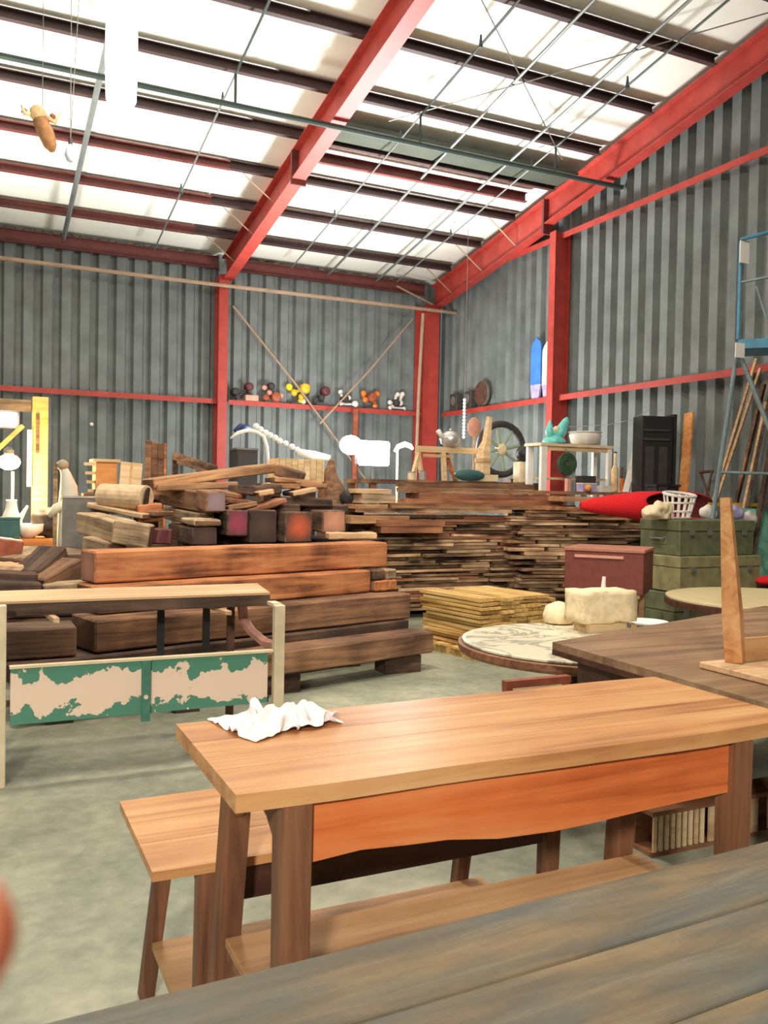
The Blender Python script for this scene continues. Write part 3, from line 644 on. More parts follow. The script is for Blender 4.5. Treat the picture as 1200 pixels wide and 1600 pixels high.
o = obj('cream_rag', bm, CREAM, None, True); o.location = (q[0]-0.03, 6.72, TZ+0.004); tag(o, 'crumpled cream rag beside the white basket', 'rag')
# bright red rolled felt: a cornet with its mouth cut open towards us
p0 = Vector((6.501,8.3,1.373)); p1 = Vector((7.911,7.5,1.413))
bm = bmesh.new(); n = 28; m_ = 16; ax = (p1-p0); L = ax.length; side = ax.cross(Vector((0, 0, 1))).normalized()
V = []
for k in range(n):
    th_ = 2*math.pi*k/n; front = 0.5+0.5*math.cos(th_-0.35)       # 1 on the side facing us
    tmax = 1.0-0.55*front**1.5
    row = []
    for i in range(m_+1):
        f = tmax*i/m_; rad = 0.035+0.13*min(1, (f/0.42))**0.6
        row.append(bm.verts.new(p0+ax*f+side*math.cos(th_)*rad*1.15+Vector((0, 0, math.sin(th_)*rad))))
    V.append(row)
for k in range(n):
    for i in range(m_): bm.faces.new((V[k][i], V[(k+1) % n][i], V[(k+1) % n][i+1], V[k][i+1]))
o = obj('red_felt_roll', bm, [FELT, FELTD, FELT], None, True)
sd = o.modifiers.new('thick', 'SOLIDIFY'); sd.thickness = 0.014; sd.offset = -1; sd.material_offset = 1; sd.material_offset_rim = 2  # inner face takes the darker red
tag(o, 'bright red rolled felt lying on the lumber stack', 'fabric roll')

# ================================================================ LUMBER STACKS
def board(name, L, W, Hh, loc, rz, mat, label, group, rx=0, ry=0, j=0.004, parent=None, cat='board'):
    bm = B(-L/2, L/2, -W/2, W/2, -Hh/2, Hh/2, j); o = obj(name, bm, mat, parent)
    o.location = loc; o.rotation_euler = (rx, ry, rz)
    if parent is None: tag(o, label, cat, group)
    return o
ORDS = 'first second third fourth fifth sixth seventh eighth ninth tenth eleventh twelfth thirteenth fourteenth fifteenth sixteenth seventeenth eighteenth nineteenth twentieth'.split()
def ORD(i):
    if i <= 20: return ORDS[i-1]
    return 'thirtieth' if i == 30 else ('twenty-' if i < 30 else 'thirty-') + ORDS[i % 10 - 1]
def stack(xa, xb, yf, z1, rz, tag_, seed, mats, thick=(0.026, 0.05), depth=1.1, cx=None, zlean=0.0):
    """ragged courses of boards, long side to the front"""
    rr = random.Random(seed); z = 0.09; W = xb-xa; cx_ = (xa+xb)/2
    M = Matrix.Translation((cx_, yf, 0)) @ Matrix.Rotation(rz, 4, 'Z')
    core = bmesh.new(); course = 0
    while z < z1:
        th = rr.uniform(*thick); x = -W/2 + rr.uniform(-0.16, 0.22); course += 1
        where = 'lower' if z < z1*0.4 else ('middle' if z < z1*0.72 else 'upper')
        nb_ = 0
        while x < W/2 - 0.12:
            nb_ += 1
            L = rr.choice((rr.uniform(0.3, 0.6), rr.uniform(0.5, 1.1), rr.uniform(0.9, 1.7))); L = min(L, W/2 - x + rr.uniform(0, 0.2))
            if L < 0.12: break
            wd = rr.uniform(0.16, 0.26); off = rr.choice((rr.uniform(-0.02, 0.04), rr.uniform(0.0, 0.12), rr.uniform(-0.08, 0.05)))
            yaw = rr.uniform(-0.025, 0.025)
            p = M @ Vector((x+L/2, wd/2+off, z+th/2))
            board('board', L, wd, th*rr.uniform(0.72, 0.93), p, rz+yaw, rr.choice(mats), 'weathered board, %s course up, %s from the left, in the %s' % (ORD(course), ORD(nb_), tag_), 'boards of the %s' % tag_, ry=0)
            x += L + rr.uniform(0.006, 0.06)
        box(core, -W/2+0.1, W/2-0.1, 0.42, depth, z, z+th*0.88); z += th
    o = obj('stacked_lumber', core, LUMB); o.matrix_world = M; o['kind'] = 'stuff'; tag(o, 'body of boards behind the face of the %s' % tag_, 'lumber')
    for x, lr in ((-W/2+0.25, 'left end'), (0, 'middle'), (W/2-0.25, 'right end')):
        o = obj('bearer', B(x-0.05, x+0.05, 0.0, depth, 0, 0.085), BEAMD); o.matrix_world = M; tag(o, 'dark bearer on the floor under the %s of the %s' % (lr, tag_), 'bearer', 'bearers under the %s' % tag_)
    return M, z
MA, zA = stack(3.98, 6.05, 9.0, 1.22, 0.0, 'long lumber stack', 11, (LUMB, LUMB, LUMB, LUMR))
MBk, zB = stack(5.95, 7.75, 8.55, 1.27, -0.22, 'stack behind the chest', 23, (LUMB, LUMB, LUMB, LUMT), depth=0.6)
# long top boards of stack A, one by one
for i, (px0, py0, px1, py1, Y, mt, lb) in enumerate((
    ((3.815,5.094,1.284,1.358), 0.28, LUMT, 'tan', 8.98, None, ''),
    )): pass
def topboard(r, Y, d, mat, label, rz=0.0, nm='board', grp='long boards on top of the lumber stack'):
    x0, x1, z0, z1 = r
    return board(nm, x1-x0, d, z1-z0, ((x0+x1)/2, Y+d/2, (z0+z1)/2), rz, mat, label, grp)
TOPA = [
 ((3.807,4.545,1.132,1.219), 8.9, 0.3, LUMT, 'grey-tan board under the upper courses at the left end of the lumber stack'),
 ((4.12,4.988,1.104,1.171), 8.86, 0.3, LUMR, 'salmon brown board jutting from the face of the lumber stack'),
 ((4.169,4.964,1.023,1.097), 8.86, 0.3, LUMR, 'orange-brown board just below the salmon brown board'),
 ((3.92,5.98,1.259,1.304), 8.95, 0.3, LUMB, 'long grey board across the top of the ragged courses'),
 ((4.336,6.95,1.309,1.364), 8.95, 0.35, LUMT, 'long tan board second from the bottom of the top bundle'),
 ((4.592,6.763,1.368,1.418), 8.97, 0.35, LUMR, 'long red-brown board in the top bundle of the lumber stack'),
 ((4.7,6.682,1.423,1.488), 8.97, 0.35, LUMR, 'thick orange-brown board in the top bundle of the lumber stack'),
 ((4.578,6.471,1.493,1.547), 8.98, 0.35, LUMT, 'long pale tan board near the top of the lumber stack'),
 ((4.604,6.408,1.554,1.617), 9.1, 0.3, BEAMB, 'topmost long brown board of the lumber stack'),
 ((3.938,4.356,1.472,1.523), 9.0, 0.3, TANB, 'short pale board on the left end of the lumber stack'),
 ((3.987,4.408,1.362,1.465), 9.0, 0.3, BEAMG, 'thick grey plank end at the left of the top bundle'),
 ((3.886,4.311,1.295,1.347), 9.0, 0.3, LUMT, 'short tan board at the left end below the grey plank'),
 ((6.483,7.271,1.417,1.48), 8.6, 0.3, LUMT, 'tan board beside the tip of the red felt roll'),
]
for t_ in TOPA: topboard(*t_)
# long bowed board under the red felt
o = obj('bowed_board', T([(6.088,8.7,1.336), (6.658,8.45,1.332), (7.023,8.3,1.292), (7.448,8.1,1.169)], [0.03, 0.03, 0.03, 0.03], 4), LUMR); tag(o, 'long bowed brown board sagging under the red felt roll', 'board')

# stack of short yellow pine boards
Mp = Matrix.Translation((4.56, 6.75, 0)) @ Matrix.Rotation(0.18, 4, 'Z')
o = thing('pallet', 'low pallet under the short yellow pine boards', 'pallet'); o.matrix_world = Mp
for x in (-0.52, -0.02, 0.48): obj('runner', B(x, x+0.08, -0.1, 0.95, 0.0, 0.07), PINE, o)
for k in range(5): obj('deck_board', B(-0.55, 0.6, -0.1+k*0.22, 0.06+k*0.22, 0.071, 0.09), PINE, o)
rr = random.Random(5); z = 0.095
for c in range(12):
    th = 0.038; x = -0.48 + rr.uniform(-0.03, 0.03); nb = 0; lim = 0.42 if c < 6 else 0.3
    while x < lim:
        nb += 1; wd = rr.choice((0.14, 0.19, 0.24)); L = rr.uniform(0.78, 0.9)
        p = Mp @ Vector((x+wd/2, -0.06+rr.uniform(-0.03, 0.03)+L/2, z+th/2))
        board('pine_board', L, wd-0.012, th-0.007, p, 0.18+math.pi/2+rr.uniform(-0.02, 0.02), PINE, 'short yellow pine board, %s layer up, %s from the left in the low pine stack' % (ORD(c+1), ORD(nb)), 'short yellow pine boards')
        x += wd + 0.004
    z += th
board('pine_stick', 0.25, 0.045, 0.04, Mp @ Vector((0.53, -0.02, 0.215)), 0, PALEW, 'short upright pale stick beside the low pine stack', None, ry=math.pi/2)

# ================================================================ TIMBER PILE
def timber(label, r, Y, d, mat, eg=EG_B, rz=0.0, ry=0.0, j=0.006, grp=None, nm='squared_timber'):
    x0, x1, z0, z1 = r; L = x1-x0; Hh = z1-z0
    bm = B(-L/2, L/2, 0, d, -Hh/2, Hh/2)
    bmesh.ops.bisect_plane
    bmesh.ops.subdivide_edges(bm, edges=[e for e in bm.edges if abs(e.verts[0].co.x-e.verts[1].co.x) > 1e-4], cuts=7)
    for v in bm.verts: v.co += Vector((0, random.uniform(-j, j), random.uniform(-j, j)*0.7))
    bm.normal_update()
    for f in bm.faces:
        if abs(f.normal.x) > 0.9 and len(f.verts) == 4 and (all(v.co.x > L/2-0.01 for v in f.verts) or all(v.co.x < -L/2+0.01 for v in f.verts)): f.material_index = 1
    for v in bm.verts: v.co.y -= d/2
    o = obj(nm, bm, [mat, eg]); c = Vector((0, d/2, 0)); c.rotate(Euler((0, ry, rz)))
    o.location = Vector(((x0+x1)/2, Y, (z0+z1)/2)) + c; o.rotation_euler = (0, ry, rz)
    bv = o.modifiers.new('worn_edges', 'BEVEL'); bv.width = 0.012; bv.segments = 1; bv.limit_method = 'ANGLE'; bv.angle_limit = math.radians(50)
    return tag(o, label, 'timber', grp)
def timber_away(label, r, Y, L, mat, eg, rz=0.0, pitch=0.0, grp=None):
    """a timber lying away from us: r is its near end face at Y; rz turns it, pitch lifts its far end"""
    x0, x1, z0, z1 = r; W = x1-x0; Hh = z1-z0
    bm = B(0, L, -W/2, W/2, -Hh/2, Hh/2)
    bmesh.ops.subdivide_edges(bm, edges=[e for e in bm.edges if abs(e.verts[0].co.x-e.verts[1].co.x) > 1e-4], cuts=5)
    for v in bm.verts: v.co += Vector((0, random.uniform(-.005, .005), random.uniform(-.004, .004)))
    for f in bm.faces:
        if len(f.verts) == 4 and (all(v.co.x > L-0.01 for v in f.verts) or all(v.co.x < 0.01 for v in f.verts)): f.material_index = 1
    o = obj('squared_timber', bm, [mat, eg]); o.location = ((x0+x1)/2, Y, (z0+z1)/2); o.rotation_euler = (0, -pitch, math.pi/2+rz)
    bv = o.modifiers.new('worn_edges', 'BEVEL'); bv.width = 0.012; bv.segments = 1; bv.limit_method = 'ANGLE'; bv.angle_limit = math.radians(50)
    return tag(o, label, 'timber', grp)
# front face of the pile, bottom to top
def front_timber(label, right, L, z0, z1, d, mat, eg, rz=0.28):
    """a timber of the pile front, given by the right-hand end of its near face"""
    cx, cy = right[0]-L/2*math.cos(rz), right[1]-L/2*math.sin(rz)
    return timber(label, (cx-L/2, cx+L/2, z0, z1), cy, d, mat, eg, rz)
front_timber('lowest long timber in front, resting on a dark block', (3.51, 6.38), 1.95, 0.150, 0.326, 0.28, BEAMB, EG_B)
tag(obj('support_block', B(3.05, 3.38, 6.36, 6.56, 0, 0.142, 0.003), BEAMD), 'dark block under the right end of the lowest long timber', 'block')
tag(obj('support_block', B(1.9, 2.2, 6.03, 6.2, 0, 0.142, 0.003), BEAMD), 'dark block under the left end of the lowest long timber', 'block')
tag(obj('support_block', B(1.2, 1.5, 6.34, 6.6, 0, 0.228, 0.003), BEAMD), 'dark bearer inside the pile below its left part', 'block')
tag(obj('support_block', B(2.7, 3.0, 6.74, 7.0, 0, 0.228, 0.003), BEAMD), 'dark bearer inside the pile below its right part', 'block')
front_timber('dark flat timber under the notched timber', (3.49, 6.80), 3.4, 0.236, 0.364, 0.45, BEAMD, EG_D)
front_timber('wide brown timber, second course of the pile front', (3.53, 6.85), 2.9, 0.372, 0.594, 0.42, BEAMB, EG_B)
front_timber('long orange-brown timber below the top front timber', (3.19, 6.97), 2.5, 0.602, 0.796, 0.38, BEAMO, EG_B)
front_timber('short orange block end at the right of the third course', (3.49, 7.05), 0.27, 0.602, 0.70, 0.3, BEAMO, EG_P)
front_timber('short dark block on the short orange block end', (3.35, 7.015), 0.14, 0.706, 0.796, 0.25, BEAMD, EG_D)
front_timber('short tan block at the end of the third course', (3.48, 7.05), 0.12, 0.706, 0.794, 0.25, BEAMG, EG_P)
front_timber('big orange timber with burnt patches, top of the pile front', (3.455, 7.2), 2.78, 0.804, 1.03, 0.26, BEAMO, EG_P)
timber('tan lath lying on the right end of the big orange timber', (2.997,3.49,1.038,1.105), 7.5, 0.12, TANB, EG_P)
# the row of ends behind the top front timber
BK = [
 ('timber end with a magenta face in the row of ends', (2.091,2.29,1.06,1.301), 7.75, 2.2, BEAMD, EG_R, 0.02, 0),
 ('dark square timber end in the row of ends', (2.294,2.545,1.002,1.304), 7.7, 2.2, BEAMD, EG_D, 0.0, 0),
 ('timber end with a glowing orange heart', (2.633,2.9,1,1.289), 7.7, 2.2, BEAMD, EG_O, -0.02, 0),
 ('pale squared timber end at the right of the row of ends', (3.029,3.261,1.092,1.302), 7.75, 2.0, BEAMB, EG_P, -0.04, 0),
 ('timber with a lavender grey end, upper left of the row', (1.907,2.096,1.28,1.467), 7.8, 0.3, BEAMB, EG_L, 0.10, 0.06),
 ('flat pale-topped timber end below the lavender grey end', (1.747,2.004,1.161,1.217), 7.6, 0.35, BEAMG, EG_B, 0.12, 0.03),
 ('dark timber end below the flat pale-topped timber', (1.742,1.971,0.989,1.148), 7.62, 0.35, BEAMD, EG_D, 0.12, 0.0),
]
for a in BK: timber_away(*a)
timber('dark filler timber across the back of the row of ends', (2.647,3.797,0.926,0.977), 7.95, 0.2, BEAMD, EG_D)
core = bmesh.new()
for (x0, x1, y0, y1, z0, z1) in ((1.15, 3.3, 7.48, 9.2, 0.0, 0.3), (1.15, 3.25, 7.5, 9.2, 0.305, 0.6), (1.15, 3.2, 7.5, 9.2, 0.605, 0.86), (1.2, 3.8, 8.35, 9.1, 0.865, 0.99), (-0.6, 0.8, 7.3, 8.6, 0.0, 0.36), (0.2, 1.1, 7.9, 8.9, 0.37, 0.9)):
    nn = 4
    for q_ in range(nn): box(core, x0, x1, y0+(y1-y0)*q_/nn+0.004, y0+(y1-y0)*(q_+1)/nn-0.004, z0, z1)
o = obj('timber_core', core, BEAMD); o['kind'] = 'stuff'; tag(o, 'dark timbers hidden in the heart of the pile', 'timber')
# upper left: long sides slanting away
SL = [
 ('long brown timber slanting away on the left, upper of two', (1.681,2.052,1.292,1.534), 8.4, BEAMB, -0.14),
 ('long grey timber slanting away below the long brown one', (1.614,1.908,1.182,1.309), 8.2, BEAMG, -0.14),
 ('dark brown timber under the long grey one', (1.615,1.84,1.004,1.164), 8.05, BEAMB, -0.12),
]
def slant(label, pts, d, mat, eg=EG_B, nm='squared_timber', cat='timber'):
    """a plank or timber whose near long side joins two points a,b; hgt is its depth down, d its thickness back"""
    a, b, hgt = Vector(pts[0]), Vector(pts[1]), pts[2]
    m = (a+b)/2; dr = (b-a); L = dr.length; rz = math.atan2(dr.y, dr.x); ry = -math.asin(dr.z/L)
    bm = B(-L/2, L/2, 0, d, -hgt, 0)
    bmesh.ops.subdivide_edges(bm, edges=[e for e in bm.edges if abs(e.verts[0].co.x-e.verts[1].co.x) > 1e-4], cuts=5)
    for v in bm.verts: v.co += Vector((0, random.uniform(-.005, .005), random.uniform(-.004, .004)))
    for f in bm.faces:
        if all(v.co.x > L/2-0.01 for v in f.verts) or all(v.co.x < -L/2+0.01 for v in f.verts): f.material_index = 1
    o = obj(nm, bm, [mat, eg]); o.location = m; o.rotation_euler = (0, ry, rz)
    bv = o.modifiers.new('worn_edges', 'BEVEL'); bv.width = min(0.012, hgt*0.2); bv.segments = 1; bv.limit_method = 'ANGLE'; bv.angle_limit = math.radians(50)
    return tag(o, label, cat)
slant('brown timber with a rough side, slanting away at upper left', ((1.713,9.3,1.524), (1.936,7.95,1.453), 0.19), 0.2, BEAMB)
slant('grey timber slanting away below the rough brown one', ((1.764,9,1.295), (1.861,8,1.261), 0.12), 0.18, BEAMG)
slant('dark timber slanting away below the grey one', ((1.745,8.7,1.137), (1.805,7.9,1.124), 0.15), 0.18, BEAMB)
slant('weathered grey timber with ragged end at the left of the pile', ((0.852,8.4,1.254), (1.076,7.65,1.202), 0.19), 0.22, BEAMG)
slant('grey-tan timber end in front of the ragged grey timber', ((1.076,7.62,1.214), (1.359,7.5,1.171), 0.2), 0.2, BEAMG)
slant('pale timber below the ragged grey timber', ((0.866,8,1.053), (1.02,7.65,1.017), 0.16), 0.2, BEAMG)
slant('long thin tan plank across the left of the pile', ((0.985,8.8,1.336), (1.409,8.2,1.246), 0.05), 0.2, TANB)
slant('tan plank end with an orange side at the left of the pile', ((1.384,8.3,1.327), (1.614,8.3,1.347), 0.17), 0.3, BEAMO, EG_O)
slant('squat block with a pale top and dark red side', ((1.428,7.85,1.127), (1.621,7.85,1.121), 0.14), 0.2, MAROON, EG_D)
# boards thrown on top
slant('long tan plank rising to the right on top of the pile', ((1.583,8.6,1.578), (2.93,8.9,1.775), 0.1), 0.3, LUMT, EG_B)
slant('second tan plank under the rising one', ((1.596,8.5,1.522), (2.371,8.4,1.57), 0.07), 0.3, LUMT, EG_P)
slant('dark plank end turned to us at the top right of the rising plank', ((2.881,8.75,1.764), (3.1,8.6,1.68), 0.12), 0.25, BEAMB, EG_B)
slant('short orange-lit board beneath the second tan plank', ((2.009,8.15,1.489), (2.245,7.95,1.446), 0.05), 0.2, LUMT, EG_O)
JUMB = [(372, 757, 398, 760, 8.0), (355, 777, 395, 782, 7.92), (357, 790, 402, 783, 7.86), (385, 797, 448, 778, 7.84), (398, 760, 440, 757, 8.1), (424, 755, 470, 756, 8.15),
        (404, 768, 428, 764, 7.95), (470, 752, 512, 756, 8.2), (458, 768, 495, 761, 8.05), (430, 745, 505, 752, 8.35), (440, 776, 520, 779, 8.1), (420, 787, 470, 788, 8.0), (480, 790, 545, 789, 8.15)]
names = ['first jumbled board from the rising plank, dark and short', 'thin dark red board poking out below the tan planks', 'pale-edged thin board above the magenta timber end', 'brown board sloping up from the magenta timber end', 'dark board in the gap below the rising plank',
  'tan board end under the pale slatted crate', 'short pale board end in the dark gap of the jumble', 'tan board end at the right of the jumble', 'yellowish board end catching the light in the jumble', 'long tan board directly below the pale slatted crate', 'dark board across the jumble above the orange heart',
  'dark flat board above the dark square timber end', 'dark board over the pale timber end']
mm_ = [BEAMD, LUMR, LUMT, LUMR, BEAMD, LUMT, TANB, LUMT, TANB, LUMT, BEAMD, BEAMD, BEAMD]
for (x0, y0, x1, y1, Y), lb, mt in zip(JUMB, names, mm_): pass
for (a, b), lb, mt in zip((
  ((2.258,8,1.536), (2.421,8,1.521)), ((2.134,7.92,1.415), (2.38,7.92,1.388)), ((2.131,7.86,1.339), (2.406,7.86,1.383)), ((2.296,7.84,1.299), (2.688,7.84,1.418)), ((2.451,8.1,1.522), (2.723,8.1,1.546)), ((2.634,8.15,1.556), (2.939,8.15,1.557)),
  ((2.444,7.95,1.473), (2.596,7.95,1.501)), ((2.957,8.2,1.583), (3.246,8.2,1.563)), ((2.825,8.05,1.479), (3.072,8.05,1.528)), ((2.738,8.35,1.623), (3.255,8.35,1.589)), ((2.725,8.1,1.427), (3.265,8.1,1.415)), ((2.563,8,1.358), (2.889,8,1.356)), ((3.011,8.15,1.341), (3.462,8.15,1.352))), names, mm_):
    slant(lb, (a, b, 0.05 if mt is not BEAMD else 0.09), 0.35, mt, EG_B, 'board', 'board')
# heap at the far left
slant('orange painted board end at the far left edge', ((0.1,7.6,1.079), (0.374,7.6,1.036), 0.2), 0.2, RUSTO, EG_O)
slant('pale flat slab leaning in the left heap', ((0.365,7.4,0.916), (0.677,7.7,0.974), 0.03), 0.5, BEAMG, EG_P)
slant('dark channel-shaped timber leaning in the left heap', ((0.445,7,0.845), (0.67,7.3,1.016), 0.13), 0.25, BEAMD, EG_D)
slant('grey slanting timber end in the left heap', ((0.48,6.85,0.801), (0.766,7.1,0.933), 0.16), 0.2, BEAMB, EG_D)
slant('pale-topped block against the left end of the big orange timber', ((0.724,7.15,0.92), (0.85,7,0.89), 0.14), 0.25, BEAMG, EG_P)
slant('tan flat board in front of the left heap', ((0.464,6.75,0.765), (0.83,6.75,0.787), 0.1), 0.2, BEAMG, EG_P)
slant('pale board lying on the left heap at the picture edge', ((0.073,7.1,0.906), (0.351,7.1,0.881), 0.05), 0.3, TANB, EG_P)
slant('brown board with a lit corner in the left heap', ((0.092,6.9,0.862), (0.438,6.9,0.84), 0.1), 0.25, BEAMD, EG_O)
slant('dark timber at the foot of the left heap', ((0.049,6.7,0.805), (0.452,6.7,0.784), 0.2), 0.2, BEAMD, EG_D)

# ================================================================ GREEN BENCH FRAME
t = thing('green_bench', 'bench frame with peeling green panel and cream posts', 'bench', (0.83, 4.63, 0))
fx, fy = 0.83, 4.63
obj('post', B(0.055-fx, 0.15-fx, -0.02, 0.03, 0, 0.905, 0, 0.004), CREAM, t); 
obj('post', B(1.525-fx, 1.585-fx, -0.02, 0.03, 0, 0.85, 0, 0.004), CREAM, t)
pm = obj('peeling_panel', B(-0.66, 0.66, -0.012, 0.012, -0.14, 0.14), PEEL, t); pm.location = (0.83-fx, 0.005, 0.448)
obj('panel_cap', B(0.165-fx, 1.52-fx, -0.02, 0.02, 0.589, 0.602), CREAM, t)
GP = plain('green_paint', (70, 122, 104), 0.6, 0, 0.15, 14)
ms = obj('middle_strap', B(0.80-fx, 0.845-fx, -0.03, -0.0125, 0.27, 0.588), GP, t)
obj('bolt', T([(0.822-fx, -0.03, 0.4), (0.822-fx, -0.036, 0.4)], 0.012, 8), CREAM, ms)
# arm loop at the right end: back post, curved arm and top bar
bk = 0.52
obj('arm_loop', T([(1.555-fx, 0.0, 0.62), (1.545-fx, 0.2, 0.60), (1.52-fx, bk-0.1, 0.64), (1.50-fx, bk, 0.70), (1.49-fx, bk, 0.79)], 0.03, 6), PINK, t)
obj('arm_top', BAR((1.555-fx, 0.03, 0.845), (1.555-fx, 0.15, 0.845), 0.05, 0.02), CREAM, t)
obj('rear_post', B(1.40-fx, 1.44-fx, bk-0.02, bk+0.02, 0, 0.823), IRON, t); obj('rear_post', B(0.08-fx, 0.12-fx, bk-0.02, bk+0.02, 0, 0.823), IRON, t)
obj('rear_rail', T([(0.08-fx, bk, 0.80), (1.2-fx, bk, 0.79)], 0.012, 6), GREYM, t)
for x in (1.0, 1.27): obj('rear_bar', B(x-fx-0.02, x-fx+0.02, bk-0.012, bk+0.012, 0.3, 0.785), BLACK, t)
obj('lower_rail', B(0.1-fx, 1.5-fx, bk-0.015, bk+0.015, 0.28, 0.31), IRON, t)
obj('side_rail', B(0.08-fx, 0.11-fx, 0.03, bk-0.02, 0.3, 0.34), IRON, t); obj('side_rail', B(1.48-fx, 1.51-fx, 0.03, bk-0.02, 0.3, 0.34), IRON, t)
# the tan board lying across it
t = thing('tan_topped_board', 'long dark plank with lit tan top lying above the green bench frame', 'board', (0.8, 5.0, 0.8))
poly = [(-1.6, -0.2), (0.755, -0.2), (0.83, 0.30), (-1.6, 0.3)]
obj('lit_top', slab(poly, 0.088, 0.1), TANB, t); obj('body', slab(poly, 0.025, 0.087), BEAMD, t)  # light on the top painted as a pale slab over dark
for x, y, lr in ((0.36, 4.72, 'nearer the left post'), (1.25, 4.72, 'nearer the right post')):
    o = board('batten', 0.5, 0.035, 0.022, (x, y+0.2, 0.811), math.pi/2+0.1, TANB, 'short pale batten jutting out below the tan-topped plank, %s' % lr, 'pale battens under the tan-topped plank')
# dark timbers seen through the frame
timber('dark timber seen through the bench frame', (-0.9, 0.62, 0.37, 0.57), 6.0, 0.3, BEAMD, EG_D)
slant('tan plank lying low behind the bench frame', ((0.3, 5.7, 0.345), (1.62, 5.85, 0.345), 0.03), 0.14, TANB, EG_P, 'board', 'board')
for x in (0.5, 1.3): tag(obj('plank_block', B(x-0.08, x+0.08, 5.74, 5.86, 0, 0.31), BEAMD), 'dark block under the %s end of the low tan plank' % ('left' if x < 1 else 'right'), 'block')

# ================================================================ LEFT BACKGROUND
YLB = 10.5
t = thing('timber_doorway', 'yellow-lit wooden frame with lintel and brace at the left edge', 'frame', (0, 0, 0))
def RB(r, y0, y1, mat, nm, par, bev=0.0): return obj(nm, B(r[0], r[1], y0, y1, r[2], r[3], 0, bev), mat, par)
RB((0.589,0.757,0.937,2.487), 10.5, 10.62, YPOST, 'post', t, 0.005); RB((0.626,0.66,1.853,2.298), 10.485, 10.499, BEAMB, 'slot', t)
RB((-0.126,0.577,2.317,2.444), 10.5, 10.62, BEAMG, 'lintel', t, 0.005)
obj('brace', BAR((0.099,10.45,1.734), (0.49,10.45,2.151), 0.07, 0.05), YPOST, t)
RB((0.536,0.585,1.477,2.108), 10.45, 10.49, WHITE, 'edge_board', t)
s = thing('lamp_stand', 'glowing work lamp on a thin pole at the left edge', 'lamp', (0.338,10.1,1.734))
sz = (0.338,10.1,1.734)[2]
obj('bulb', ball((0, 0, 0), 0.1, 3, (1.15, 1, 0.85)), emit('warm_bulb', (255, 214, 150), 40), s, True)
obj('socket', lathe([(0.03, 0.06), (0.05, 0.09), (0.05, 0.13), (0.02, 0.16)], 12), GREYM, s); obj('pole', T([(0.04, 0.06, -0.1), (0.04, 0.06, (0.01,0.865,0.89,0.931)[3]-sz)], 0.015, 6), TANP, s)
lamp('lamp_stand_light', 'POINT', ((0.338,10.1,1.734)[0]+0.05, 9.95, sz-0.2), 150, (1, 0.66, 0.34), 0.1)
t = thing('wall_light_panel', 'bright white rectangular light at the far left edge', 'light', (0.278,10.8,2.235)); obj('lens', B(-0.35, 0.16, -0.03, 0, -0.07, 0.08), emit('panel_white', (255, 252, 248), 12), t); obj('housing', B(-0.38, 0.19, 0.001, 0.06, -0.1, 0.11), GREYM, t)
# bench top with lit clutter
LT = (0.01,0.865,0.89,0.931)
t = thing('left_workbench', 'orange wooden workbench top at the left edge', 'workbench', ((LT[0]+LT[1])/2, 10.0, 0)); lw = (LT[1]-LT[0])/2
obj('bench_top', B(-lw, lw, -0.3, 0.4, LT[3]-0.06, LT[3]), PLYO, t)
for x in (-lw+0.05, lw-0.1):
    for y in (-0.25, 0.3): obj('leg', B(x, x+0.06, y, y+0.06, 0, LT[3]-0.061), PLYO, t)
obj('front_board', B(-lw+0.02, lw-0.02, -0.28, -0.26, LT[3]-0.4, LT[3]-0.061), PALEW, t)
tz = LT[3]
def onbench(nm, label, cat, px, parts):
    o = thing(nm, label, cat, (px, 9.9, tz+0.001))
    for pn, bm, mt, sm in parts: obj(pn, bm, mt, o, sm)
cx = (0.359,9.9,1.341)[0]
onbench('white_jug', 'white lit jug on the workbench below the glowing lamp', 'jug', cx, (('body', lathe([(0.05, 0), (0.1, 0.06), (0.11, 0.18), (0.06, 0.3), (0.05, 0.38), (0.055, 0.4)], 16), WHITE, True), ('spout', T([(0.08, 0, 0.2), (0.16, 0, 0.34)], [0.03, 0.012], 6), WHITE, True)))
cx = (0.523,9.9,1.072)[0]
onbench('white_bowl', 'white lit bowl on the workbench beside the black sack', 'bowl', cx, (('body', lathe([(0.06, 0), (0.15, 0.07), (0.17, 0.15), (0.15, 0.15), (0.05, 0.05)], 16), WHITE, True),))
cx = (0.318,9.7,1.047)[0]
t = thing('teal_box', 'dark teal box on the workbench at the left edge', 'box', (cx, 9.74, tz+0.001)); obj('body', B(-0.16, 0.12, 0, 0.1, 0, 0.2, 0, 0.006), TEAL, t); obj('lid', B(-0.165, 0.125, -0.004, 0.104, 0.201, 0.225), TEAL, t)
cx = (0.713,9.9,1.154)[0]
bm = ball((0, 0, 0.15), 0.16, 4, (1, 0.8, 1.0))
for v in bm.verts: v.co += v.normal*0.05*mn.noise(v.co*10); v.co.z = max(0.0, v.co.z)
o = obj('black_sack', bm, CHAR, None, True); o.location = (cx, 9.95, tz+0.001); tag(o, 'black lumpy sack on the end of the workbench', 'sack')
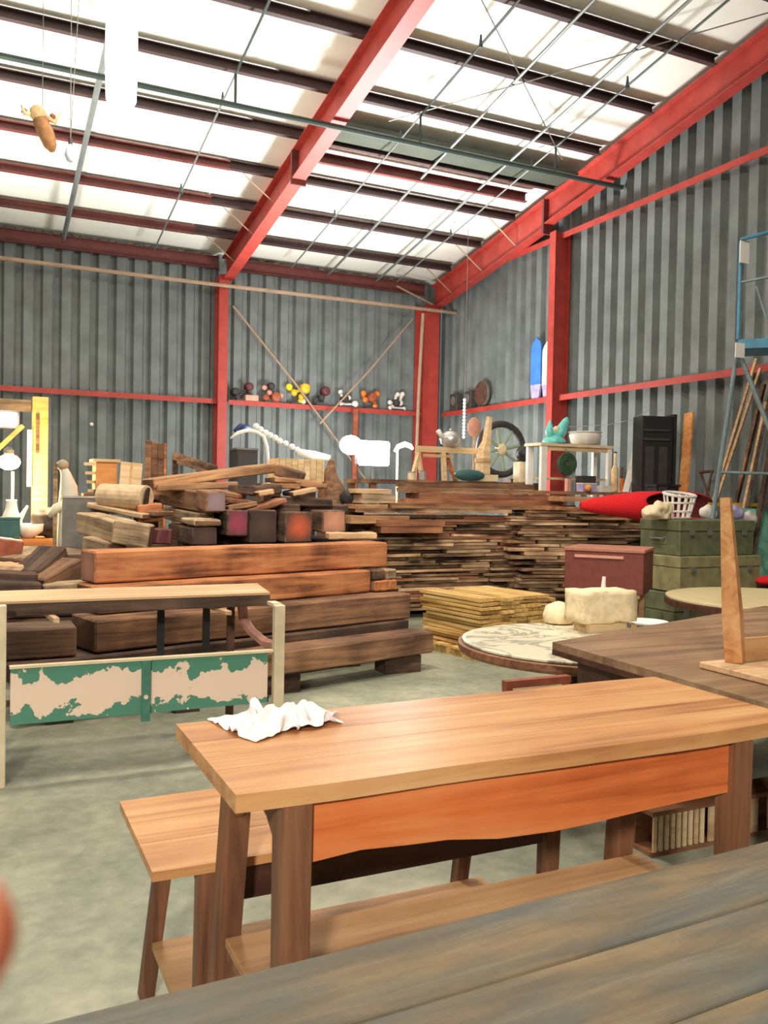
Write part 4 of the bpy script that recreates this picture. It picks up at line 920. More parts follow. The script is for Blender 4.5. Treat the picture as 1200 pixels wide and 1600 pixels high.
# shrouded upright form
g = (0.848,9.4,1.224)
t = thing('shrouded_statue', 'pale shrouded upright form leaning by the yellow frame', 'statue', (g[0], 9.4, 0))
gz = (0.781,9.4,1.732)[2]
obj('shroud', T([(0.03, 0, 0.0), (0.03, 0, 0.9), (0.03, 0, gz-0.42), (0.03, 0, gz-0.25), (0, 0, gz-0.12), (-0.03, 0, gz-0.04)], [0.11, 0.11, 0.1, 0.085, 0.05, 0.035], 14), plain('pale_sheet', (206, 204, 190), 0.9, 0, 0.06, 5), t, True)
obj('hood', ball((-0.03, 0, gz-0.03), 0.06, 2), plain('tan_hood', (170, 156, 128), 0.9), t, True); obj('pole', T([(-0.1, -0.02, 0), (-0.1, -0.02, gz-0.02)], 0.02, 6), BEAMG, t)
obj('shoulder_fold', T([(-0.16, -0.04, gz-0.55), (-0.09, -0.06, gz-0.47), (0.02, -0.08, gz-0.4)], [0.03, 0.05, 0.04], 8), plain('pale_sheet_fold', (228, 220, 192), 0.9, 0, 0.06, 5), t, True)
# glass pane / grey sheet
r = (0.774,0.968,0.866,1.376)
t = thing('grey_sheet', 'grey metal sheet with a thin top edge standing left of the pile', 'sheet', ((r[0]+r[1])/2, 8.9, 0)); obj('sheet', B(-(r[1]-r[0])/2, (r[1]-r[0])/2+0.12, 0, 0.02, 0.0, r[3]), GREYM, t); obj('top_edge', B(-(r[1]-r[0])/2-0.01, (r[1]-r[0])/2+0.25, -0.01, 0.03, r[3]+0.001, r[3]+0.02), SILVER, t)
# wooden chair/box stack, orange lit
r = (1.119,1.326,1.461,1.742)
t = thing('orange_plywood_box', 'orange plywood box with split slats behind the left of the pile', 'box', ((r[0]+r[1])/2, 9.2, r[2])); w2 = (r[1]-r[0])/2; hh = r[3]-r[2]
obj('front', B(-w2, w2, 0, 0.02, 0, hh), PLYO, t); obj('side', B(-w2, -w2+0.02, 0.021, 0.3, 0, hh), PLYO, t); obj('side', B(w2-0.02, w2, 0.021, 0.3, 0, hh), PLYO, t); obj('top', B(-w2-0.03, w2+0.03, -0.02, 0.32, hh+0.001, hh+0.03), PALEW, t)
for i in range(4): obj('slat', B(-w2-0.12+0.02*i, -w2-0.002, -0.03+0.05*i, 0.0+0.05*i, hh-0.04-0.09*i, hh-0.01-0.09*i), PALEW, t)
r = (1.331,1.546,1.466,1.746)
t = thing('plywood_sheet', 'pale plywood panel leaning beside the orange box', 'panel', ((r[0]+r[1])/2, 9.1, r[2])); o = obj('panel', B(-(r[1]-r[0])/2, (r[1]-r[0])/2, 0, 0.02, 0, r[3]-r[2]), PALEW, t); obj('batten', B(-0.01, 0.01, -0.012, -0.001, 0, r[3]-r[2]), TANB, t); t.rotation_euler = (-0.1, 0.08, 0)
board('support_plank', 0.75, 0.5, 0.05, ((1.356,9.3,1.423)[0]+0.04, 9.35, (1.356,9.3,1.423)[2]-0.03), 0.0, BEAMB, 'brown plank under the orange box and pale panel', None)
for dx, lr in ((-0.2, 'left'), (0.3, 'right')): tag(obj('trestle_block', B((1.356,9.3,1.423)[0]+dx-0.1, (1.356,9.3,1.423)[0]+dx+0.1, 9.24, 9.6, 0, (1.356,9.3,1.423)[2]-0.06), BEAMD), 'dark block under the %s end of the plank behind the pile' % lr, 'block', 'blocks under the rear plank')
# rolled carpet / log
a, b = (1.126,8.75,1.407), (1.483,8.4,1.392)
o = obj('log', T([a, b], [0.115, 0.12], 18), [plain('pale_log', (214, 186, 150), 0.85, 0, 0.15, 14, 0.3)]); tag(o, 'round pale log lying on the left of the pile', 'log')
o = obj('log_end', T([b, (b[0]+0.012, b[1]-0.006, b[2]-0.001)], 0.10, 18), EG_D, None)
o['label'] = 'dark log end'; lg = bpy.data.objects['log']; o.parent = lg
slant('brown plank carrying the round pale log', ((1.086,8.9,1.285), (1.513,8.2,1.271), 0.05), 0.25, BEAMB)
# brown upright crate, dark bars
r = (1.833,2.05,1.641,2.052)
t = thing('upright_crate', 'brown upright plank crate behind the timber pile', 'crate', ((r[0]+r[1])/2, 10.5, 0)); w2 = (r[1]-r[0])/2
for i in range(3): obj('plank', B(-w2+i*2*w2/3+0.003, -w2+(i+1)*2*w2/3-0.003, 0, 0.03, 0, r[3]-0.02*i), BEAMB, t)
obj('side', B(w2+0.002, w2+0.03, 0.0, 0.4, 0, r[3]-0.03), BEAMO, t)
t = thing('broken_trestle', 'dark broken wooden frame behind the timber pile', 'frame', (0, 0, 0))
obj('bar', BAR((2.109,10.2,1.866), (2.534,9.9,1.71), 0.05, 0.09), BEAMD, t); obj('bar', BAR((2.134,10.1,1.79), (2.413,9.8,1.676), 0.04, 0.03), BEAMB, t); obj('post', BAR((2.134,10.25,1.869), ((2.134,10.25,1.869)[0], 10.25, 0), 0.06, 0.06), BEAMD, t); obj('post', BAR((2.494,9.98,1.695), ((2.494,9.98,1.695)[0], 9.98, 0), 0.06, 0.06), BEAMD, t)
o = obj('white_fixing', ball((1.839,15.8,2.562), 0.035, 2), WHITE, None, True); tag(o, 'small round white cap on the back wall', 'cap')

# ================================================================ MIDDLE BACKGROUND
# floodlight
t = thing('flood_lamp', 'blinding white floodlight behind the timber pile, turned upward', 'lamp', FLOOD)
obj('lens', B(-0.28, 0.24, -0.06, 0.06, -0.22, 0.17, 0, 0.03), emit('flood_white', (255, 253, 250), 14), t)
obj('housing', B(-0.26, 0.22, 0.062, 0.2, -0.2, 0.15), CHAR, t); obj('pole', T([(0, 0.12, -0.2), (0, 0.12, -FLOOD[2])], 0.025, 8), CHAR, t)
obj('glare_blob', ball((-0.42, 0, 0.09), 0.17, 3, (1.1, 0.6, 0.9)), bpy.data.materials['flood_white'], t, True)  # glowing ball stands for the glare beside the lamp
# white arched spine sculpture
t = thing('white_arched_sculpture', 'white arched sculpture with knobbly spine behind the timber pile', 'sculpture', (0, 0, 0))
obj('arch', T([(3.593,13.2,2.272), (3.713,13.2,2.367), (3.877,13.2,2.414), (4.022,13.2,2.391), (4.128,13.2,2.325), (4.183,13.2,2.146), (4.212,13.2,1.692)], [0.015, 0.03, 0.035, 0.035, 0.035, 0.03, 0.03], 8), WHITE, t, True)
for p in ((4,13.2,2.48), (4.074,13.2,2.434), (4.158,13.2,2.387), (4.233,13.2,2.35), (4.318,13.2,2.313), (4.393,13.2,2.266), (4.49,13.2,2.229), (4.598,13.2,2.182), (4.686,13.2,2.135)):
    obj('knob', ball(p, 0.052, 2), WHITE, t, True)
obj('tail', T([(4.686,13.2,2.104), (4.972,13.2,2.052), (5.251,13.2,2.02)], [0.06, 0.08, 0.05], 8), WHITE, t, True)
g = (4.212,13.2,1.692); obj('stem', T([g, (g[0], 13.2, 0)], 0.03, 8), WHITE, t)
o = obj('navy_cap', T([(3.707,13.4,2.397), (3.81,13.4,2.473), (3.956,13.4,2.48)], [0.03, 0.06, 0.03], 8), NAVY, t, True); o['label'] = 'navy blue cap'
r = (3.531,3.856,1.818,2.105)
t = thing('grey_cabinet', 'dark grey cabinet standing below the white arch', 'cabinet', ((r[0]+r[1])/2, 12.6, 0)); w2 = (r[1]-r[0])/2
obj('body', B(-w2, w2, 0, 0.4, 0, r[3]-0.03, 0, 0.006), CHAR, t); obj('top', B(-w2-0.01, w2+0.01, -0.01, 0.41, r[3]-0.029, r[3]), GREYM, t); obj('door', B(-w2+0.02, w2-0.02, -0.012, -0.001, 0.1, r[3]-0.08), CHAR, t)
r = (3.101,3.608,1.594,1.847)
t = thing('pale_slatted_crate', 'pale slatted crate on top of the timber pile', 'crate', ((r[0]+r[1])/2, 9.3, r[2]), -0.06); w2 = (r[1]-r[0])/2; hh = r[3]-r[2]
for i in range(7): obj('slat', B(-w2+i*2*w2/7+0.003, -w2+(i+1)*2*w2/7-0.003, 0, 0.018, 0.0, hh), PALEW, t)
obj('side', B(w2+0.001, w2+0.02, 0.0, 0.4, 0, hh), PALEW, t); obj('side', B(-w2-0.02, -w2-0.001, 0.0, 0.4, 0, hh), PALEW, t); obj('back', B(-w2, w2, 0.38, 0.4, 0, hh), PALEW, t)
g = (3.524,9.3,1.597); 
for dx, lr in ((-0.5, 'left'), (-0.08, 'right')): tag(obj('crate_block', B(g[0]+dx-0.1, g[0]+dx+0.1, 9.32, 9.6, 0, r[2]-0.03), BEAMD), 'dark block below the %s side of the pale slatted crate' % lr, 'block', 'blocks below the pale slatted crate')
# brown mossy stump
g = (3.866,9.6,1.545)
bm = lathe([(0.2, 0), (0.19, 0.6), (0.17, 1.2), (0.15, g[2]-0.02), (0.1, g[2]+0.14), (0.05, g[2]+0.3), (0.02, g[2]+0.33)], 18)
for v in bm.verts: v.co += Vector((mn.noise(v.co*4), mn.noise(v.co*4+Vector((9, 0, 0))), 0))*0.05
o = obj('wooden_stump', bm, BEAMB, None, True); o.location = (g[0], 9.65, 0); tag(o, 'upright brown stump in front of the floodlight', 'stump')
g = (4.023,9.4,1.435)
bm = ball((0, 0, 0), 0.13, 3, (1.2, 0.8, 0.8))
for v in bm.verts: v.co += v.normal*0.03*mn.noise(v.co*12)
o = obj('dark_sack', bm, CHAR, None, True); o.location = (g[0], 9.35, g[2]-0.02); tag(o, 'small dark sack between stump and lumber stack', 'sack')
tag(obj('sack_post', B(g[0]-0.1, g[0]+0.1, 9.25, 9.45, 0, g[2]-0.13), BEAMD), 'dark post under the small dark sack', 'post')
# pink-white tusk
o = obj('curved_horn', T([(6.24,12.8,2.148), (6.297,12.8,2.234), (6.414,12.8,2.28), (6.521,12.8,2.253), (6.57,12.8,2.202)], [0.03, 0.045, 0.05, 0.045, 0.03], 8), PINK, None, True); tag(o, 'pinkish curved horn on a stick before the back wall', 'horn')
g = (6.296,12.82,2.213); o = obj('horn_stick', T([(g[0], 12.82, 0), (g[0], 12.82, g[2]-0.03)], 0.02, 6), TANP); tag(o, 'thin stick carrying the pinkish curved horn', 'stick')
# rust streak on the wall sheet, added as an upright tube
o = obj('rust_streak', T([(6.696,15.5,3.072), (6.692,15.5,1.892), ((6.692,15.5,1.892)[0], 15.5, 0)], 0.06, 8), RUSTO); tag(o, 'upright rust streak on the back wall', 'pipe')

# machines on the back wall girt
def machine(label, blobs, nm='small_machine'):
    pts = [b[0] for b in blobs]; cx = sum(p[0] for p in pts)/len(pts); z0 = GZ+0.002
    t = thing(nm, label, 'machine', (cx, YB-0.235, z0), 0, 'machines on the back wall girt')
    for i, (p, rad, mt, kind) in enumerate(blobs):
        c = (p[0]-cx, -0.02*(i % 3), max(p[2]-z0, rad*1.02))
        if kind == 'd': bm = lathe([(rad*0.6, -0.1), (rad, -0.08), (rad, 0.05), (rad*0.75, 0.08), (rad*0.35, 0.09)], 14, c, 'Y')
        elif kind == 'b': bm = B(c[0]-rad*1.4, c[0]+rad*1.4, c[1]-0.07, c[1]+0.07, 0.0, rad*1.2, 0, 0.01)
        else: bm = ball(c, rad, 2, (1, 0.7, 1))
        obj({'d': 'drum', 'b': 'base', 'l': 'lug'}[kind], bm, mt, t, kind == 'l')
    c = [(p[0]-cx, 0.03, max(p[2]-z0, 0.05)) for p, *_ in blobs]
    for a, b in zip(c, c[1:]):
        if (Vector(a)-Vector(b)).length > 0.03: obj('arm', T([a, b], 0.03, 6), blobs[0][2] if blobs[0][2] is not WHITE else CHAR, t)
    obj('foot', B(min(q[0] for q in c)*0.7-0.03, max(q[0] for q in c)*0.7+0.03, -0.05, 0.05, 0, 0.03), CHAR, t)
machine('dark machine with a salmon base, leftmost on the wall girt', [((4.36,15.8,3.293), .07, CHAR, 'd'), ((4.411,15.8,3.154), .06, CHAR, 'l'), ((4.616,15.8,3.393), .08, MAROON, 'd'), ((4.63,15.8,3.239), .06, CHAR, 'l'), ((4.669,15.8,3.134), .09, PINK, 'b')])
machine('orange-brown machine with pale knobs on the wall girt', [((4.926,15.8,3.403), .05, PINK, 'l'), ((5.051,15.8,3.435), .07, CHAR, 'd'), ((5.016,15.8,3.312), .05, PINK, 'l'), ((4.968,15.8,3.153), .08, RUSTO, 'l'), ((5.144,15.8,3.188), .1, RUSTO, 'd'), ((5.244,15.8,3.267), .05, PINK, 'l')])
machine('yellow machine with an outstretched bright arm on the wall girt', [((5.42,15.8,3.448), .07, plain('bright_yellow', (244, 216, 30), 0.4, 0, 0.05), 'l'), ((5.512,15.8,3.345), .07, YELL, 'l'), ((5.718,15.8,3.432), .1, YELL, 'd'), ((5.669,15.8,3.281), .07, YELL, 'l'), ((5.646,15.8,3.121), .06, YELL, 'l'), ((5.698,15.8,3.087), .05, CREAM, 'l')])
machine('dark maroon machine right of the yellow one', [((5.972,15.8,3.202), .08, CHAR, 'l'), ((6.063,15.8,3.282), .06, CHAR, 'd'), ((6.141,15.8,3.411), .09, MAROON, 'd'), ((6.026,15.8,3.143), .06, CHAR, 'b')])
machine('black machine with white knobs left of the orange one', [((6.477,15.8,3.421), .05, BONE, 'l'), ((6.561,15.8,3.288), .07, CHAR, 'd'), ((6.642,15.8,3.318), .045, BONE, 'l'), ((6.509,15.8,3.159), .05, BONE, 'l'), ((6.782,15.8,3.201), .07, WHITE, 'l')])
machine('orange machine with two round lugs on the wall girt', [((6.971,15.8,3.428), .06, ORNG, 'l'), ((7.001,15.8,3.303), .06, ORNG, 'l'), ((7.14,15.8,3.35), .1, RUSTO, 'd'), ((7.265,15.8,3.434), .065, ORNG, 'l'), ((7.214,15.8,3.188), .055, ORNG, 'l')])
machine('black machine with pale lugs, rightmost on the wall girt', [((7.552,15.8,3.286), .05, BONE, 'l'), ((7.682,15.8,3.281), .07, CHAR, 'd'), ((7.707,15.8,3.45), .05, BONE, 'l'), ((7.837,15.8,3.471), .05, BONE, 'l'), ((7.783,15.8,3.287), .06, BONE, 'l'), ((7.541,15.8,3.143), .04, BONE, 'l'), ((7.873,15.8,3.15), .045, BONE, 'l')])

# ================================================================ RIGHT WALL GIRT
XG = XR-0.205
def rgirt(nm, label, cat, y, parts, grp=None):
    t = thing(nm, label, cat, (XG, y, GZ-0.018), 0, grp)
    for pn, bm, mt, sm in parts: obj(pn, bm, mt, t, sm)
for px, y, lb in ((713, (8.645,14.988,3.145)[1], 'dark gauge box on the wall girt, nearer the corner'), (735, (8.645,14.448,3.152)[1], 'dark gauge box on the wall girt beside the round dial')):
    rgirt('gauge_box', lb, 'gauge', y, (('body', B(-0.08, 0.05, -0.14, 0.14, 0, 0.34, 0, 0.01), CHAR, False), ('dial', lathe([(0.09, 0), (0.09, 0.01), (0.05, 0.012)], 14, (-0.082, 0, 0.2), 'X'), GREYM, False)))
rgirt('round_dial', 'round grey dial standing on the right wall girt', 'dial', (8.645,14.029,3.155)[1], (('face', lathe([(0.2, -0.03), (0.24, -0.02), (0.24, 0.02), (0.2, 0.03)], 24, (0, 0, 0.26), 'X'), STONE, False), ('rim', lathe([(0.2, -0.045), (0.225, -0.04), (0.225, -0.031), (0.2, -0.031)], 24, (0, 0, 0.26), 'X'), IRON, False), ('foot', B(-0.05, 0.05, -0.1, 0.1, 0, 0.03), CHAR, False)))
def surf(label, r, X, main, lower, z0):
    y0, y1, za, zb = r; cy = (y0+y1)/2; w2 = abs(y0-y1)/2; H = zb-z0
    t = thing('tall_board', label, 'board', (X, cy, z0), 0, None)
    def prof(f0, f1, n=10): 
        pts = []
        for i in range(n+1):
            f = f0+(f1-f0)*i/n; pts.append((f*H, w2*min(1, 0.62+1.5*f, (max(0.0, 1-f)/0.16)**0.5 if f > 0.84 else 1)))
        return pts
    for nm, f0, f1, mt in (('tail', 0, 0.24, lower), ('deck', 0.24, 1.0, main)):
        P_ = prof(f0, f1); bm = bmesh.new()
        poly = [(w, z) for z, w in P_] + [(-w, z) for z, w in P_[::-1] if w > 1e-4]
        a = [bm.verts.new((0, yy, zz)) for yy, zz in poly]; b = [bm.verts.new((0.035, yy, zz)) for yy, zz in poly]
        bm.faces.new(a); bm.faces.new(b[::-1])
        for i in range(len(a)): bm.faces.new((a[i], b[i], b[(i+1) % len(a)], a[(i+1) % len(a)]))
        obj(nm, bm, mt, t)
    return t
surf('tall blue board with pale foot on the wall girt', (12.491,12.191,3.156,4.173), 8.66, SKYB, LAV, GZ-0.016)
tb = surf('tall white board with lavender band by the red column', (12.153,11.9,3.15,4.061), 8.66, WHITE, LAV, GZ-0.016)

# ================================================================ CLUTTER ON THE TOP OF THE LUMBER, RIGHT BACK
Yc = 10.6
# tables behind the stack carry these: a long bench
zt2 = (6.004,10.6,1.655)[2]
bxa, bxb = (4.635,10.6,1.625)[0], (7.406,10.6,1.686)[0]
t = thing('rear_bench', 'long brown bench behind the lumber stack', 'bench', ((bxa+bxb)/2, 10.6, 0)); bw = (bxb-bxa)/2
obj('bench_top', B(-bw, bw, -0.35, 0.5, zt2-0.05, zt2), BEAMB, t)
for x in (-bw+0.05, bw-0.13):
    for y in (-0.3, 0.4): obj('leg', B(x, x+0.08, y, y+0.08, 0, zt2-0.051), BEAMB, t)
def clut(nm, label, cat, px, py, Y=10.6, z=None, grp=None):
    return thing(nm, label, cat, (px, Y, zt2+0.001 if z is None else z), 0, grp)
# trestle frame
a0, a1 = (5.457,10.5,2.096), (6.581,10.5,2.139)
t = clut('sawhorse', 'wooden trestle frame beside the red corner column', 'trestle', a0[0], 0, 10.5); H = a0[2]-zt2
L = a1[0]-a0[0]
obj('top_rail', B(0, L, -0.03, 0.03, H-0.05, H+0.03), PALEW, t); obj('lower_rail', B(0.1, L*0.5, -0.02, 0.02, H-0.12, H-0.08), PALEW, t)
obj('leg', BAR((0.03, 0, H-0.05), (-0.1, -0.05, 0), 0.05, 0.05), PALEW, t); obj('leg', BAR((0.03, 0.03, H-0.05), (0.14, 0.1, 0), 0.05, 0.05), CREAM, t)
obj('leg', BAR((L*0.36, 0, H-0.05), (L*0.36, -0.05, 0), 0.06, 0.05), PALEW, t); obj('leg', BAR((L*0.4, 0.03, H-0.05), (L*0.58, 0.06, 0), 0.05, 0.05), BEAMO, t)
# pole obelisk
a0 = (6.414,10.35,1.699); at_ = (6.518,10.35,2.56); H = at_[2]-zt2
t = clut('carved_post', 'tall pale carved post tapering upward on the rear bench', 'post', a0[0], 0, 10.35)
obj('shaft', T([(0.0, 0, 0.1), (0.01, 0, H*0.5), (0.05, 0, H*0.62), (0.09, 0, H)], [0.12, 0.1, 0.07, 0.045], 6), PALEW, t)
obj('foot', B(-0.2, 0.2, -0.1, 0.1, 0, 0.1, 0, 0.01), CREAM, t); obj('collar', T([(0, 0, H*0.3), (0, 0, H*0.36)], 0.125, 6), TANB, t)
# spoked wheel
c = (6.969,10.75,2.144); RW = ((6.958,10.75,2.564)[2]-c[2])
t = clut('spoked_wheel', 'large dark wheel with pale green spokes behind the carved post', 'wheel', c[0], 0, 10.75)
cz = c[2]-zt2; RW = min(RW, cz-0.01)
def torus(R_, r_, n=28, m=8, c=(0, 0, 0)):
    bm = bmesh.new(); V = [[bm.verts.new((c[0]+(R_+r_*math.cos(b))*math.cos(a), c[1]+r_*math.sin(b)*1.3, c[2]+(R_+r_*math.cos(b))*math.sin(a))) for b in (2*math.pi*k/m for k in range(m))] for a in (2*math.pi*i/n for i in range(n))]
    for i in range(n):
        for k in range(m): bm.faces.new((V[i][k], V[i][(k+1) % m], V[(i+1) % n][(k+1) % m], V[(i+1) % n][k]))
    return bm
obj('tyre', torus(RW-0.05, 0.05, c=(0, 0, cz)), CHAR, t, True)
SPK = plain('pale_green_paint', (150, 172, 146), 0.6, 0, 0.15)
for k in range(8):
    a = k*math.pi/4+0.2; obj('spoke', T([(0.05*math.cos(a), 0, cz+0.05*math.sin(a)), ((RW-0.09)*math.cos(a), 0, cz+(RW-0.09)*math.sin(a))], [0.03, 0.022], 6), SPK, t)
obj('hub', lathe([(0.05, -0.06), (0.08, -0.04), (0.08, 0.04), (0.05, 0.06)], 14, (0, 0, cz), 'Y'), CREAM, t)
for x in (-0.18, 0.18): obj('chock', B(x-0.06, x+0.06, -0.1, 0.1, 0, 0.06), IRON, t)
# globe, chain, paddle
g = (5.974,10.5,2.24); t = thing('silver_globe', 'round silver kettle-like vessel on the trestle rail', 'vessel', (g[0], 10.5, (5.457,10.5,2.096)[2]+0.032)); obj('body', lathe([(0.06, 0), (0.13, 0.04), (0.15, 0.11), (0.12, 0.18), (0.05, 0.22)], 16), SILVER, t, True); obj('knob', ball((0, 0, 0.24), 0.025, 1), SILVER, t, True); obj('spout', T([(-0.12, 0, 0.12), (-0.2, 0, 0.22)], [0.03, 0.04], 6), BONE, t, True)
a0, a1 = (7.66,13,3.101), (7.652,13,2.405)
t = thing('bead_chain', 'hanging white bead chain in front of the right wall', 'chain', a0)
for k in range(12): obj('bead', ball((0.0, 0, -k*(a0[2]-a1[2])/12), 0.034, 1), BONE, t, True)
obj('cord', T([(0, 0, 0), (0, 0, roof(13)+0.16-a0[2])], 0.004, 5), WIRE, t)
g = (6.594,10.9,2.453)
t = thing('pink_paddle', 'faded pink paddle standing behind the carved post', 'paddle', (g[0], 10.9, zt2+0.001)); gz = g[2]-zt2
obj('blade', ball((0, 0, gz), 0.13, 3, (0.85, 0.25, 1.15)), PINK, t, True); obj('shaft', T([(0, 0, 0), (0, 0, gz-0.13)], 0.018, 6), TANB, t)
# small things on bench
for px, lb, mt, hgt in ((643, 'small yellow tin at the left foot of the trestle', CREAM, 0.1), (660, 'small silver can beside the yellow tin', SILVER, 0.12)):
    g = (5.275,10.3,1.698)[0] if px == 643 else (5.439,10.3,1.702)[0]
    t = thing('small_can', lb, 'can', (g, 10.3, zt2+0.001)); obj('body', lathe([(0.045, 0), (0.05, 0.01), (0.05, hgt-0.01), (0.04, hgt)], 12), mt, t); obj('lid', lathe([(0.05, hgt), (0.05, hgt+0.012)], 12), SILVER, t)
g = (6.141,10.45,1.764); o = obj('teal_cloth', ball((0, 0, 0), 0.16, 3, (1.5, 0.5, 0.5)), TEAL, None, True); o.location = (g[0], 10.25, zt2+0.085); tag(o, 'folded dark teal cloth under the trestle frame', 'cloth')
g = (7.094,10.4,1.926); t = thing('black_motor', 'black lump of machinery left of the white table', 'machine', (g[0], 10.4, zt2+0.001)); obj('block', B(-0.08, 0.06, -0.08, 0.1, 0, 0.3, 0, 0.01), CREAM, t); obj('drum', ball((0.05, 0, 0.42), 0.13, 2), BLACK, t, True)

# white table with turquoise figure
r = (6.996,8.255,2.106,2.206); zw = r[3]
t = thing('white_work_table', 'tall white-legged table in front of the right wall', 'table', ((r[0]+r[1])/2, 10.0, 0)); w2 = (r[1]-r[0])/2
obj('table_top', B(-w2, w2, -0.2, 0.2, zw-0.04, zw), CREAM, t); obj('apron', B(-w2+0.03, w2-0.03, -0.17, -0.15, zw-0.1, zw-0.041), PALEW, t)
for x, wd in ((-w2+0.02, 0.1), (w2-0.09, 0.07)):
    for y in (-0.19, 0.13): obj('leg', B(x, x+wd, y, y+0.06, 0, zw-0.041, 0, 0.006), WHITE, t)
obj('shelf', B(-w2+0.13, w2-0.1, -0.15, 0.18, zw-0.5, zw-0.47), PALEW, t)
g = (7.317,10,2.239)
t = thing('turquoise_figure', 'turquoise glazed figure with two raised wings', 'figure', (g[0], 9.95, zw+0.001))
obj('base', lathe([(0.17, 0), (0.16, 0.05), (0.1, 0.1), (0.06, 0.13)], 16), TURQ, t, True)
obj('wing', T([(-0.05, 0, 0.06), (-0.08, 0, 0.18), (-0.07, 0, 0.32)], [0.07, 0.06, 0.015], 8), TURQ, t, True)
obj('wing', T([(0.05, 0, 0.08), (0.13, 0, 0.2), (0.2, 0, 0.33), (0.22, 0, 0.38)], [0.08, 0.08, 0.05, 0.015], 8), TURQ, t, True)
obj('head', ball((0.04, 0, 0.2), 0.05, 2), CREAM, t, True)
g = (7.896,10,2.263); t = thing('white_basin', 'white enamel basin on the white-legged table', 'basin', (g[0], 10.0, zw+0.001)); obj('bowl', lathe([(0.12, 0), (0.2, 0.03), (0.23, 0.14), (0.21, 0.18), (0.19, 0.19), (0.1, 0.06)], 20), BONE, t, True); obj('rim', lathe([(0.2, 0.178), (0.24, 0.182), (0.24, 0.19), (0.2, 0.195)], 20), WHITE, t)
g = (7.39,9.75,1.922); c = g
t = thing('green_hose_coil', 'dark green round coil hanging under the white-legged table', 'coil', (c[0], 9.74, c[2]))
for k, rr_ in enumerate((0.14, 0.105, 0.07)): obj('loop', torus(rr_, 0.024, 24, 8), GREENT, t, True)
obj('centre', lathe([(0.05, -0.03), (0.05, 0.03)], 12, (0, 0, 0), 'Y'), GREENT, t); obj('hook', T([(0, 0, 0.14), (0, 0.04, zw-0.05-c[2])], 0.008, 5), GREYM, t)
# pink post, books and boxes below
zk = (7.216,9.3,1.543)[2]
xa, xb = (6.621,9.3,1.533)[0], (8.137,9.3,1.559)[0]
t = thing('low_rear_table', 'low brown table with clutter near the red felt roll', 'table', ((xa+xb)/2, 9.52, 0)); bw = (xb-xa)/2
obj('table_top', B(-bw, bw, -0.2, 0.24, zk-0.04, zk), LUMT, t)
for x in (-bw+0.04, bw-0.1):
    for y in (-0.17, 0.16): obj('leg', B(x, x+0.06, y, y+0.06, 0, zk-0.041), LUMT, t)
g = (7.118,9.35,1.541)[0]; tag(obj('pink_post', B(g-0.03, g+0.03, 9.32, 9.38, zk+0.001, zk+0.17), PINK), 'short pink wooden post on the low rear table', 'post')
for px, wd, hgt, mt, lb in (((7.486,9.4,1.547)[0], 0.11, 0.1, LAV, 'lavender and white carton on the low rear table'), ((7.784,9.42,1.552)[0], 0.08, 0.07, BONE, 'pale carton right of the lavender one'), ((7.633,9.55,1.689)[0], 0.12, 0.2, CHAR, 'dark carton behind the lavender one')):
    yb = 9.36 if mt is not CHAR else 9.56
    t = thing('carton', lb, 'box', (px, yb, zk+0.001)); obj('body', B(-wd, wd, 0, 0.14, 0, hgt), mt, t); obj('lid', B(-wd-0.004, wd+0.004, -0.004, 0.144, hgt+0.001, hgt+0.018), BONE if mt is LAV else mt, t)
g = (7.408,9.25,1.564)[0]; o = obj('wooden_ball', ball((0, 0, 0), 0.05, 2), PLYO, None, True); o.location = (g, 9.29, zk+0.051); tag(o, 'small orange wooden knob in front of the cartons', 'knob')
g = (8.028,9.5,1.582)[0]; t = thing('tall_bottle', 'slim pale bottle standing beside the cartons', 'bottle', (g, 9.5, zk+0.001)); hb = (8.012,9.5,2.087)[2]-zk; obj('body', lathe([(0.045, 0), (0.05, 0.02), (0.05, hb*0.55), (0.02, hb*0.72), (0.018, hb)], 12), PALEW, t, True); obj('cap', lathe([(0.022, hb), (0.022, hb+0.02)], 10), IRON, t)
g = (8.227,9.6,1.585)[0]; t = thing('orange_tool', 'orange-handled tool standing behind the slim bottle', 'tool', (g+0.03, 9.62, zk+0.001)); obj('handle', T([(0, 0, 0), (0, 0, 0.2)], 0.035, 8), ORNG, t); obj('shank', T([(0, 0, 0.2), (0, 0, 0.36)], 0.014, 6), IRON, t)
wa, wb_ = (8.233,9.5,1.559), Vector((8.514,9.62,2.154))
tag(obj('white_strip', BAR((wa[0], 9.5, zk+0.004), wb_, 0.1, 0.03), BONE), 'white board leaning beside the black cabinet', 'board')
tag(obj('sagging_cable', T([(8.6,11.658,2.594), (8.6,11.044,2.579), (8.6,10.358,2.557), (8.6,9.868,2.601), (8.6,9.515,2.705)], 0.004, 5), GREYM), 'thin pale cable sagging along the right wall to the black cabinet', 'cable')
# black cabinet, plank, dark stand against the right wall
r = (7.979,8.443,1.376,2.609)
def leanfix(): pass
t = thing('black_cabinet', 'black panelled cabinet against the right wall', 'cabinet', ((8.087,8.75,2.133)[0], 8.75, 0), -0.25); w2 = (r[1]-r[0])/2*0.95; Hc = (8.062,8.75,2.55)[2]
obj('body', B(-w2, w2, 0.0, 0.26, 0, Hc, 0, 0.008), BLACK, t)
for z in (Hc-0.2, Hc-0.32): obj('ledge', B(-w2+0.02, w2-0.06, -0.02, -0.001, z, z+0.03), CHAR, t)
for x in (-w2+0.05, 0.02): obj('door_panel', B(x, x+w2-0.1, -0.014, -0.001, 0.3, Hc-0.4), CHAR, t)
obj('side_trim', B(w2+0.001, w2+0.04, -0.02, 0.2, 0, Hc+0.03), BLACK, t)
tag(obj('orange_plank', BAR((8.45,8.651,1.384), (8.66,8.785,2.627), 0.03, 0.15, (0, 1, 0)), PLYO), 'orange-brown plank leaning upright against the right wall', 'plank')
